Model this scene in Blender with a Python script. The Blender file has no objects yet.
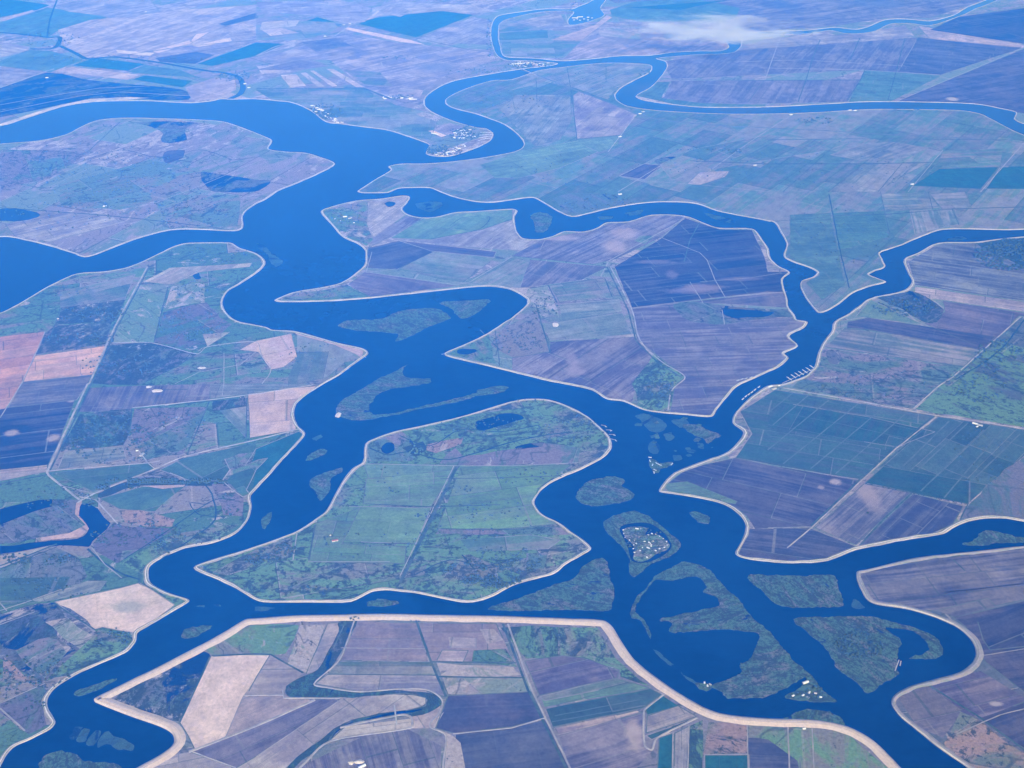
import bpy, bmesh, math, random
from mathutils import Vector, noise
from mathutils.geometry import delaunay_2d_cdt
R = math.radians
rnd = random.Random(7)
scene = bpy.context.scene
COL = scene.collection

# ------------------------------------------------------------------ camera
H = 5000.0          # flying height in metres
PITCH = R(30)
FOC = 384 / math.tan(R(18))
cam = bpy.data.cameras.new('camera')
cam.sensor_width = 36; cam.lens = 36 * FOC / 1024
cam.clip_start = 1; cam.clip_end = 400000
camo = bpy.data.objects.new('camera', cam); COL.objects.link(camo)
camo.location = (0, 0, H); camo.rotation_euler = (math.pi/2 - PITCH, 0, 0)
scene.camera = camo
CP, SP = math.cos(PITCH), math.sin(PITCH)
def G(p):
    """survey point (as seen on the photograph) -> ground plan in metres"""
    x = (p[0]-512)/FOC; y = (384-p[1])/FOC
    dz = -SP + y*CP; dy = CP + y*SP
    t = H/-dz
    return (x*t, dy*t)

# ------------------------------------------------------------------ helpers
def tag(o, label=None, cat=None, group=None, kind=None):
    if label: o['label'] = label
    if cat: o['category'] = cat
    if group: o['group'] = group
    if kind: o['kind'] = kind
    return o
def mesh_obj(name, verts, faces, mats, parent=None, fm=None, uv=None, smooth=False):
    me = bpy.data.meshes.new(name); me.from_pydata(verts, [], faces)
    for m in (mats if isinstance(mats, (list, tuple)) else [mats]): me.materials.append(m)
    if fm: me.polygons.foreach_set('material_index', fm)
    if uv:
        l = me.uv_layers.new(name='UVMap')
        for lp in me.loops: l.data[lp.index].uv = uv[lp.vertex_index]
    if smooth: me.polygons.foreach_set('use_smooth', [True]*len(me.polygons))
    me.update()
    o = bpy.data.objects.new(name, me); COL.objects.link(o)
    if parent: o.parent = parent
    return o
def catmull(pts, closed=True, n=4):
    out = []; N = len(pts)
    rng = N if closed else N-1
    for i in range(rng):
        if closed: p0, p1, p2, p3 = pts[i-1], pts[i], pts[(i+1) % N], pts[(i+2) % N]
        else: p0, p1, p2, p3 = pts[max(i-1, 0)], pts[i], pts[i+1], pts[min(i+2, N-1)]
        for k in range(n):
            t = k/n; t2 = t*t; t3 = t2*t
            # cardinal spline with tangents limited to the shorter chord so corners stay crisp
            d1 = math.hypot(p2[0]-p1[0], p2[1]-p1[1]); da = math.hypot(p1[0]-p0[0], p1[1]-p0[1]) or 1e-6; db = math.hypot(p3[0]-p2[0], p3[1]-p2[1]) or 1e-6
            m1 = [(.5*(p2[j]-p0[j])) * min(1, 2*d1/(d1+da)) for j in (0, 1)]
            m2 = [(.5*(p3[j]-p1[j])) * min(1, 2*d1/(d1+db)) for j in (0, 1)]
            out.append(tuple((2*t3-3*t2+1)*p1[j]+(t3-2*t2+t)*m1[j]+(-2*t3+3*t2)*p2[j]+(t3-t2)*m2[j] for j in (0, 1)))
    if not closed: out.append(pts[-1])
    return out
def wob(p, amp, sc):
    v = Vector((p[0]/sc, p[1]/sc, 0.37))
    n = noise.noise_vector(v)
    return (p[0]+n.x*amp, p[1]+n.y*amp)
def area(w): return .5*sum(w[i-1][0]*w[i][1]-w[i][0]*w[i-1][1] for i in range(len(w)))
def dens(w, step, closed=True):
    out = []; N = len(w)
    for i in range(N if closed else N-1):
        a, b = w[i], w[(i+1) % N]; d = math.hypot(b[0]-a[0], b[1]-a[1]); k = max(1, min(60, int(d/step)))
        for j in range(k): out.append((a[0]+(b[0]-a[0])*j/k, a[1]+(b[1]-a[1])*j/k))
    if not closed: out.append(w[-1])
    return out
def inside(p, w):
    x, y = p; c = False; j = len(w)-1
    for i in range(len(w)):
        xi, yi = w[i]; xj, yj = w[j]
        if (yi > y) != (yj > y) and x < (xj-xi)*(y-yi)/(yj-yi)+xi: c = not c
        j = i
    return c

# ------------------------------------------------------------------ materials
def newmat(name):
    m = bpy.data.materials.new(name); m.use_nodes = True
    nt = m.node_tree; b = nt.nodes['Principled BSDF']
    b.inputs['Roughness'].default_value = .9
    b.inputs['Specular IOR Level'].default_value = .15
    return m, nt, b
class NG:
    def __init__(s, nt): s.nt = nt
    def n(s, t, **k):
        x = s.nt.nodes.new(t)
        for a, v in k.items(): setattr(x, a, v)
        return x
    def put(s, sock, v):
        if hasattr(v, 'is_output') or isinstance(v, bpy.types.NodeSocket): s.nt.links.new(v, sock)
        else: sock.default_value = v
    def math(s, op, a, b=0.0, c=0.0, clamp=False):
        x = s.n('ShaderNodeMath', operation=op); x.use_clamp = clamp
        for i, v in enumerate((a, b, c)): s.put(x.inputs[i], v)
        return x.outputs[0]
    def vmath(s, op, a, b):
        x = s.n('ShaderNodeVectorMath', operation=op); s.put(x.inputs[0], a); s.put(x.inputs[1], b)
        return x.outputs['Value'] if op in ('LENGTH', 'DOT_PRODUCT') else x.outputs[0]
    def mix(s, f, a, b, mode='MIX'):
        x = s.n('ShaderNodeMix', data_type='RGBA', blend_type=mode)
        s.put(x.inputs[0], f); s.put(x.inputs[6], a); s.put(x.inputs[7], b); return x.outputs[2]
    def step(s, v, lo, hi):
        x = s.n('ShaderNodeMapRange', interpolation_type='SMOOTHSTEP')
        s.put(x.inputs[0], v); s.put(x.inputs[1], lo); s.put(x.inputs[2], hi); return x.outputs[0]
    def noise(s, vec, scale, detail=3, rough=.5, dist=0.0, dim='3D', w=0.0):
        x = s.n('ShaderNodeTexNoise', noise_dimensions=dim)
        s.put(x.inputs['Vector'], vec); s.put(x.inputs['Scale'], scale)
        x.inputs['Detail'].default_value = detail; x.inputs['Roughness'].default_value = rough; x.inputs['Distortion'].default_value = dist
        return x.outputs['Fac']
def plots(k, p, size, seed):
    # rectangular plots in uneven rows: returns a random value per plot and a thin line along the plot edges
    sep = k.n('ShaderNodeSeparateXYZ'); k.put(sep.inputs[0], p)
    yv = k.math('DIVIDE', sep.outputs[1], size); yi = k.math('FLOOR', yv)
    r = k.n('ShaderNodeTexWhiteNoise', noise_dimensions='2D'); cv = k.n('ShaderNodeCombineXYZ'); k.put(cv.inputs[0], yi); k.put(cv.inputs[1], seed); k.put(r.inputs['Vector'], cv.outputs[0])
    xv = k.math('ADD', k.math('DIVIDE', sep.outputs[0], k.math('MULTIPLY', size, k.math('ADD', 1.3, k.math('MULTIPLY', r.outputs[0], 2.2)))), k.math('MULTIPLY', r.outputs[0], 9))
    xi = k.math('FLOOR', xv)
    cv2 = k.n('ShaderNodeCombineXYZ'); k.put(cv2.inputs[0], xi); k.put(cv2.inputs[1], yi); k.put(cv2.inputs[2], seed)
    w2 = k.n('ShaderNodeTexWhiteNoise', noise_dimensions='3D'); k.put(w2.inputs['Vector'], cv2.outputs[0])
    ey = k.math('ABSOLUTE', k.math('SUBTRACT', k.math('FRACT', yv), .5)); ex = k.math('ABSOLUTE', k.math('SUBTRACT', k.math('FRACT', xv), .5))
    ln = k.math('MAXIMUM', k.step(ey, .478, .49), k.step(ex, .485, .493))
    return w2.outputs[0], ln
def rgba(c): return (c[0], c[1], c[2], 1)

# group: worked fields. furrow streaks along one direction, broad soil blotches, fine grain
def make_field_group():
    g = bpy.data.node_groups.new('field_soil', 'ShaderNodeTree'); I = g.interface
    for nm, ty, dv in (('A', 'NodeSocketColor', (.3, .3, .3, 1)), ('B', 'NodeSocketColor', (.2, .2, .2, 1)), ('Ang', 'NodeSocketFloat', 0), ('Width', 'NodeSocketFloat', 30),
                       ('Stripe', 'NodeSocketFloat', .5), ('Blotch', 'NodeSocketFloat', .5), ('Seed', 'NodeSocketFloat', 0), ('Plot', 'NodeSocketFloat', 260), ('PlotAmt', 'NodeSocketFloat', .35)):
        s_ = I.new_socket(nm, in_out='INPUT', socket_type=ty); s_.default_value = dv
    I.new_socket('Color', in_out='OUTPUT', socket_type='NodeSocketColor')
    I.new_socket('Height', in_out='OUTPUT', socket_type='NodeSocketFloat')
    k = NG(g); gi = k.n('NodeGroupInput'); go = k.n('NodeGroupOutput'); o = gi.outputs
    pos = k.n('ShaderNodeNewGeometry').outputs['Position']
    off = k.n('ShaderNodeCombineXYZ'); g.links.new(o['Seed'], off.inputs[2])
    rot = k.n('ShaderNodeVectorRotate', rotation_type='Z_AXIS'); g.links.new(pos, rot.inputs['Vector']); g.links.new(k.math('MULTIPLY', o['Ang'], -1), rot.inputs['Angle'])
    p = rot.outputs[0]
    p = k.vmath('ADD', p, k.vmath('MULTIPLY', off.outputs[0], (1, 1, 1000.0)))
    # waver the rows a little so that they are not ruler straight
    wv = k.noise(p, .0012, 2)
    sep = k.n('ShaderNodeSeparateXYZ'); g.links.new(p, sep.inputs[0])
    yy = k.math('ADD', sep.outputs[1], k.math('MULTIPLY', wv, 60))
    yw = k.math('DIVIDE', yy, o['Width'])
    xw = k.math('DIVIDE', sep.outputs[0], k.math('MULTIPLY', o['Width'], 45))
    cv = k.n('ShaderNodeCombineXYZ'); g.links.new(xw, cv.inputs[0]); g.links.new(yw, cv.inputs[1]); g.links.new(o['Seed'], cv.inputs[2])
    s1 = k.noise(cv.outputs[0], 1.0, 4, .65)
    cv2 = k.n('ShaderNodeCombineXYZ'); g.links.new(k.math('MULTIPLY', xw, 3), cv2.inputs[0]); g.links.new(k.math('MULTIPLY', yw, .22), cv2.inputs[1]); g.links.new(o['Seed'], cv2.inputs[2])
    s2 = k.noise(cv2.outputs[0], 1.0, 3, .6)
    st = k.math('ADD', k.math('MULTIPLY', s1, .55), k.math('MULTIPLY', s2, .45))
    st = k.step(st, .42, .58)
    bl = k.noise(p, .0021, 5, .6, .6); bl = k.step(bl, .36, .66)
    gr = k.noise(p, .045, 4, .7)
    f = k.math('ADD', k.math('MULTIPLY', k.math('SUBTRACT', st, .5), o['Stripe']), k.math('MULTIPLY', k.math('SUBTRACT', bl, .5), o['Blotch']))
    pr, pl = plots(k, p, o['Plot'], o['Seed'])
    f = k.math('ADD', f, k.math('MULTIPLY', k.math('SUBTRACT', pr, .5), o['PlotAmt']))
    f = k.math('ADD', f, .5, clamp=True)
    c = k.mix(f, o['A'], o['B'])
    c = k.mix(1.0, c, k.math('ADD', k.math('SUBTRACT', 1.0, k.math('MULTIPLY', o['PlotAmt'], .32)), k.math('MULTIPLY', k.math('MULTIPLY', pr, o['PlotAmt']), .64)), 'MULTIPLY')
    c = k.mix(k.math('MULTIPLY', pl, k.math('MULTIPLY', o['PlotAmt'], .8)), c, k.mix(k.step(pr, .45, .55), (.05, .08, .05, 1), (.24, .22, .19, 1)))
    hs = k.math('ADD', .5, k.math('MULTIPLY', gr, 1.0))
    c = k.mix(1.0, c, hs, 'MULTIPLY')
    mid = k.noise(p, .009, 4, .62); 
    c = k.mix(1.0, c, k.math('ADD', .5, k.math('MULTIPLY', mid, 1.0)), 'MULTIPLY')
    g.links.new(c, go.inputs['Color']); g.links.new(k.math('ADD', k.math('MULTIPLY', s1, .6), k.math('MULTIPLY', gr, .4)), go.inputs['Height'])
    return g
# group: unworked ground. grass, scrub specks, bare and wet patches
def make_wild_group():
    g = bpy.data.node_groups.new('wild_ground', 'ShaderNodeTree'); I = g.interface
    for nm, ty, dv in (('Base', 'NodeSocketColor', (.1, .2, .1, 1)), ('Alt', 'NodeSocketColor', (.2, .2, .2, 1)), ('Scrub', 'NodeSocketColor', (.03, .06, .03, 1)),
                       ('Pale', 'NodeSocketColor', (.4, .35, .3, 1)), ('Wet', 'NodeSocketColor', (.02, .03, .06, 1)), ('AltAmt', 'NodeSocketFloat', .5), ('ScrubAmt', 'NodeSocketFloat', .5), ('PaleAmt', 'NodeSocketFloat', .3),
                       ('WetAmt', 'NodeSocketFloat', .0), ('Scale', 'NodeSocketFloat', 1), ('Ang', 'NodeSocketFloat', 0), ('Seed', 'NodeSocketFloat', 0), ('Plot', 'NodeSocketFloat', 420), ('PlotAmt', 'NodeSocketFloat', .3)):
        s_ = I.new_socket(nm, in_out='INPUT', socket_type=ty); s_.default_value = dv
    I.new_socket('Color', in_out='OUTPUT', socket_type='NodeSocketColor')
    I.new_socket('Height', in_out='OUTPUT', socket_type='NodeSocketFloat')
    k = NG(g); gi = k.n('NodeGroupInput'); go = k.n('NodeGroupOutput'); o = gi.outputs
    pos = k.n('ShaderNodeNewGeometry').outputs['Position']
    off = k.n('ShaderNodeCombineXYZ'); g.links.new(k.math('MULTIPLY', o['Seed'], 977.0), off.inputs[2])
    rot = k.n('ShaderNodeVectorRotate', rotation_type='Z_AXIS'); g.links.new(pos, rot.inputs['Vector']); g.links.new(k.math('MULTIPLY', o['Ang'], -1), rot.inputs['Angle'])
    p = k.vmath('ADD', rot.outputs[0], off.outputs[0])
    ps = k.n('ShaderNodeVectorMath', operation='SCALE'); g.links.new(p, ps.inputs[0]); g.links.new(k.math('DIVIDE', 1.0, o['Scale']), ps.inputs['Scale']); p = ps.outputs[0]
    pe = k.vmath('MULTIPLY', p, (.5, 1, 1))
    thr = lambda v, amt, soft: k.step(v, k.math('SUBTRACT', .80-soft, k.math('MULTIPLY', amt, .5)), k.math('SUBTRACT', .80+soft, k.math('MULTIPLY', amt, .5)))
    c = o['Base']
    pr, pl = plots(k, rot.outputs[0], o['Plot'], o['Seed'])
    am = k.math('ADD', o['AltAmt'], k.math('MULTIPLY', k.math('SUBTRACT', pr, .5), o['PlotAmt']))
    c = k.mix(thr(k.noise(pe, .0036, 6, .68, .7), am, .07), c, o['Alt'])
    c = k.mix(1.0, c, k.math('ADD', k.math('SUBTRACT', 1.0, k.math('MULTIPLY', o['PlotAmt'], .4)), k.math('MULTIPLY', k.math('MULTIPLY', pr, o['PlotAmt']), .8)), 'MULTIPLY')
    c = k.mix(k.math('MULTIPLY', pl, o['PlotAmt']), c, k.mix(k.step(pr, .5, .6), o['Scrub'], o['Pale']))
    c = k.mix(thr(k.noise(k.vmath('ADD', pe, (311.0, 90.0, 5000.0)), .0060, 7, .72, .9), k.math('ADD', o['PaleAmt'], k.math('MULTIPLY', k.math('SUBTRACT', .5, pr), o['PlotAmt'])), .04), c, o['Pale'])
    c = k.mix(k.math('MULTIPLY', thr(k.noise(k.vmath('ADD', pe, (0, 0, 9000.0)), .0065, 7, .75, 1.0), o['ScrubAmt'], .035), .85), c, o['Scrub'])
    c = k.mix(k.math('MULTIPLY', thr(k.noise(k.vmath('ADD', p, (0, 0, 3000.0)), .018, 5, .75), o['ScrubAmt'], .025), .85), c, o['Scrub'])
    # old creek traces: thin winding lines where a broad noise crosses its middle value
    cr = k.math('ABSOLUTE', k.math('SUBTRACT', k.noise(k.vmath('ADD', p, (0, 0, 12000.0)), .0016, 3, .5, .6), .5))
    c = k.mix(k.math('MULTIPLY', k.math('SUBTRACT', 1.0, k.step(cr, .002, .010)), .55), c, o['Scrub'])
    c = k.mix(thr(k.noise(k.vmath('ADD', pe, (0, 0, 21000.0)), .0034, 6, .66, .6), o['WetAmt'], .025), c, o['Wet'])
    gr = k.noise(p, .05, 4, .7)
    c = k.mix(1.0, c, k.math('ADD', .35, k.math('MULTIPLY', gr, 1.3)), 'MULTIPLY')
    g.links.new(c, go.inputs['Color']); g.links.new(gr, go.inputs['Height'])
    return g
FG, WG = make_field_group(), make_wild_group()
def add_spots(k, c, spots):
    pos = k.n('ShaderNodeNewGeometry').outputs['Position']
    wn = k.noise(k.vmath('MULTIPLY', pos, (.7, 1, 1)), .007, 7, .78, 1.0)
    for (px, py, rx, ry, col) in spots:
        cx, cy = G((px, py)); ax = abs(G((px+rx, py))[0]-cx); ay = abs(G((px, py-ry))[1]-cy)
        d = k.vmath('SUBTRACT', pos, (cx, cy, 0)); d = k.vmath('MULTIPLY', d, (1/ax, 1/ay, 0))
        L = k.vmath('LENGTH', d, (0, 0, 0))
        L = k.math('ADD', L, k.math('MULTIPLY', k.math('SUBTRACT', wn, .5), 1.5))
        f = k.math('SUBTRACT', 1.0, k.step(L, .35, .95))
        c = k.mix(k.math('MULTIPLY', f, .55), c, rgba(col))
    return c
def field_mat(name, a, b, ang=0, width=30, stripe=.6, blotch=.6, spots=(), v=.06, plot=.35, psize=260):
    j = lambda c: rgba([min(.85, max(.003, x*(1+rnd.uniform(-v, v)))) for x in c])
    m, nt, bs = newmat(name); k = NG(nt)
    gn = k.n('ShaderNodeGroup'); gn.node_tree = FG
    for nm, val in (('A', j(a)), ('B', j(b)), ('Ang', ang), ('Width', width), ('Stripe', stripe), ('Blotch', blotch), ('Seed', rnd.uniform(0, 90)), ('PlotAmt', plot), ('Plot', psize)): gn.inputs[nm].default_value = val
    c = gn.outputs['Color']
    if spots: c = add_spots(k, c, spots)
    nt.links.new(c, bs.inputs['Base Color'])
    bump = k.n('ShaderNodeBump'); bump.inputs['Strength'].default_value = .35; bump.inputs['Distance'].default_value = 3
    nt.links.new(gn.outputs['Height'], bump.inputs['Height']); nt.links.new(bump.outputs[0], bs.inputs['Normal'])
    return m
def wild_mat(name, base, alt, scrub=(.036, .052, .024), pale=(.40, .33, .29), wet=(.004, .02, .07), alta=.55, scr=.35, pal=.25, wt=.0, scale=1, ang=0, spots=(), plot=.3, psize=420):
    m, nt, bs = newmat(name); k = NG(nt)
    gn = k.n('ShaderNodeGroup'); gn.node_tree = WG
    for nm, val in (('Base', rgba(base)), ('Alt', rgba(alt)), ('Scrub', rgba(scrub)), ('Pale', rgba(pale)), ('Wet', rgba(wet)), ('AltAmt', alta), ('ScrubAmt', scr), ('PaleAmt', pal), ('WetAmt', wt), ('Scale', scale), ('Ang', ang), ('Seed', rnd.uniform(0, 90)), ('PlotAmt', plot), ('Plot', psize)):
        gn.inputs[nm].default_value = val
    c = gn.outputs['Color']
    if spots: c = add_spots(k, c, spots)
    nt.links.new(c, bs.inputs['Base Color'])
    bump = k.n('ShaderNodeBump'); bump.inputs['Strength'].default_value = .6; bump.inputs['Distance'].default_value = 5
    nt.links.new(gn.outputs['Height'], bump.inputs['Height']); nt.links.new(bump.outputs[0], bs.inputs['Normal'])
    return m
def noisy_mat(name, a, b, scale=.03, rough=.9, det=5):
    m, nt, bs = newmat(name); k = NG(nt)
    pos = k.n('ShaderNodeNewGeometry').outputs['Position']
    f = k.step(k.noise(pos, scale, det, .65, .3), .35, .65)
    nt.links.new(k.mix(f, rgba(a), rgba(b)), bs.inputs['Base Color']); bs.inputs['Roughness'].default_value = rough
    return m
def plain_mat(name, c, rough=.6):
    m, nt, bs = newmat(name); k = NG(nt)
    pos = k.n('ShaderNodeNewGeometry').outputs['Position']
    f = k.noise(pos, .6, 3, .6)
    nt.links.new(k.mix(f, rgba([x*.85 for x in c]), rgba(c)), bs.inputs['Base Color']); bs.inputs['Roughness'].default_value = rough
    return m
def water_mat(name, a=(.001, .012, .050), b=(.004, .026, .088)):
    m, nt, bs = newmat(name); k = NG(nt)
    pos = k.n('ShaderNodeNewGeometry').outputs['Position']
    f = k.noise(k.vmath('MULTIPLY', pos, (1, .6, 1)), .0009, 6, .6, .8)
    f2 = k.noise(k.vmath('MULTIPLY', pos, (.5, 1, 1)), .012, 5, .7, .3)
    f = k.math('ADD', k.math('MULTIPLY', f, .7), k.math('MULTIPLY', f2, .3))
    nt.links.new(k.mix(k.step(f, .36, .64), rgba(a), rgba(b)), bs.inputs['Base Color'])
    bs.inputs['Roughness'].default_value = .09; bs.inputs['Specular IOR Level'].default_value = .5; bs.inputs['IOR'].default_value = 1.33
    bump = k.n('ShaderNodeBump'); bump.inputs['Strength'].default_value = .15; bump.inputs['Distance'].default_value = .4
    nt.links.new(k.noise(pos, .06, 4, .6), bump.inputs['Height']); nt.links.new(bump.outputs[0], bs.inputs['Normal'])
    return m
WATER = water_mat('river_water'); PONDM = water_mat('pond_water', (.003, .012, .055), (.006, .02, .07))

# colour classes: (A, B, width, stripe, blotch)
FC = {
 'lav':  ((.38, .31, .28), (.17, .145, .155), 40, .7, .8),
 'lavd': ((.20, .16, .16), (.085, .072, .09), 40, .7, .7),
 'lavp': ((.47, .37, .31), (.25, .205, .195), 40, .5, .8),
 'lavg': ((.27, .25, .21), (.115, .145, .105), 42, .8, .7),
 'peat': ((.068, .060, .070), (.018, .022, .036), 46, 1., .5),
 'peam': ((.105, .090, .098), (.045, .046, .060), 40, .9, .6),
 'pink': ((.56, .27, .17), (.36, .20, .15), 40, .8, .8),
 'tan':  ((.66, .50, .41), (.58, .43, .36), 22, .3, .5),
 'tanl': ((.50, .39, .32), (.40, .32, .28), 22, .5, .7),
 'grn':  ((.11, .18, .10), (.065, .125, .075), 26, .6, .6),
 'grd':  ((.035, .095, .055), (.055, .085, .06), 26, .6, .4),
 'grl':  ((.17, .25, .12), (.10, .165, .09), 26, .5, .7),
 'grlv': ((.11, .17, .10), (.22, .20, .17), 42, .7, .8),
 'teal': ((.025, .11, .075), (.03, .085, .06), 24, .4, .4),
}
W_ = {
 'wg':   dict(base=(.105, .19, .08), alt=(.21, .175, .145), alta=.55, scr=.42, pal=.18),
 'wgb':  dict(base=(.135, .235, .085), alt=(.19, .175, .125), alta=.5, scr=.5, pal=.15),
 'wl':   dict(base=(.21, .165, .165), alt=(.10, .15, .09), alta=.55, scr=.45, pal=.22),
 'wd':   dict(base=(.11, .135, .09), alt=(.15, .12, .12), alta=.6, scr=.6, pal=.33),
 'ww':   dict(base=(.13, .125, .12), alt=(.09, .13, .09), alta=.5, scr=.45, pal=.25, wt=.62),
 'wp':   dict(base=(.36, .29, .25), alt=(.20, .23, .15), alta=.6, scr=.35, pal=.5),
 'wk':   dict(base=(.33, .22, .165), alt=(.15, .17, .11), alta=.55, scr=.45, pal=.3),
 'fo':   dict(plot=0, base=(.045, .09, .05), alt=(.03, .06, .04), alta=.6, scr=.6, pal=.04, scale=.5),
 'wlv':  dict(base=(.27, .215, .21), alt=(.15, .19, .13), alta=.6, scr=.33, pal=.35),
 'slo':  dict(plot=0, base=(.06, .115, .055), alt=(.11, .10, .09), alta=.55, scr=.6, pal=.1, wt=.12, scale=.6),
 'ma':   dict(plot=0, base=(.085, .155, .075), alt=(.17, .15, .12), alta=.48, scr=.55, pal=.2, wt=.3, scale=.33),
 'mas':  dict(plot=0, base=(.05, .10, .10), alt=(.03, .07, .10), alta=.6, scr=.3, pal=.0, wt=.45, scale=.5),
}
TANC = (.62, .48, .40); PALE = (.66, .55, .48); WETC = (.04, .045, .08)

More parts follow.
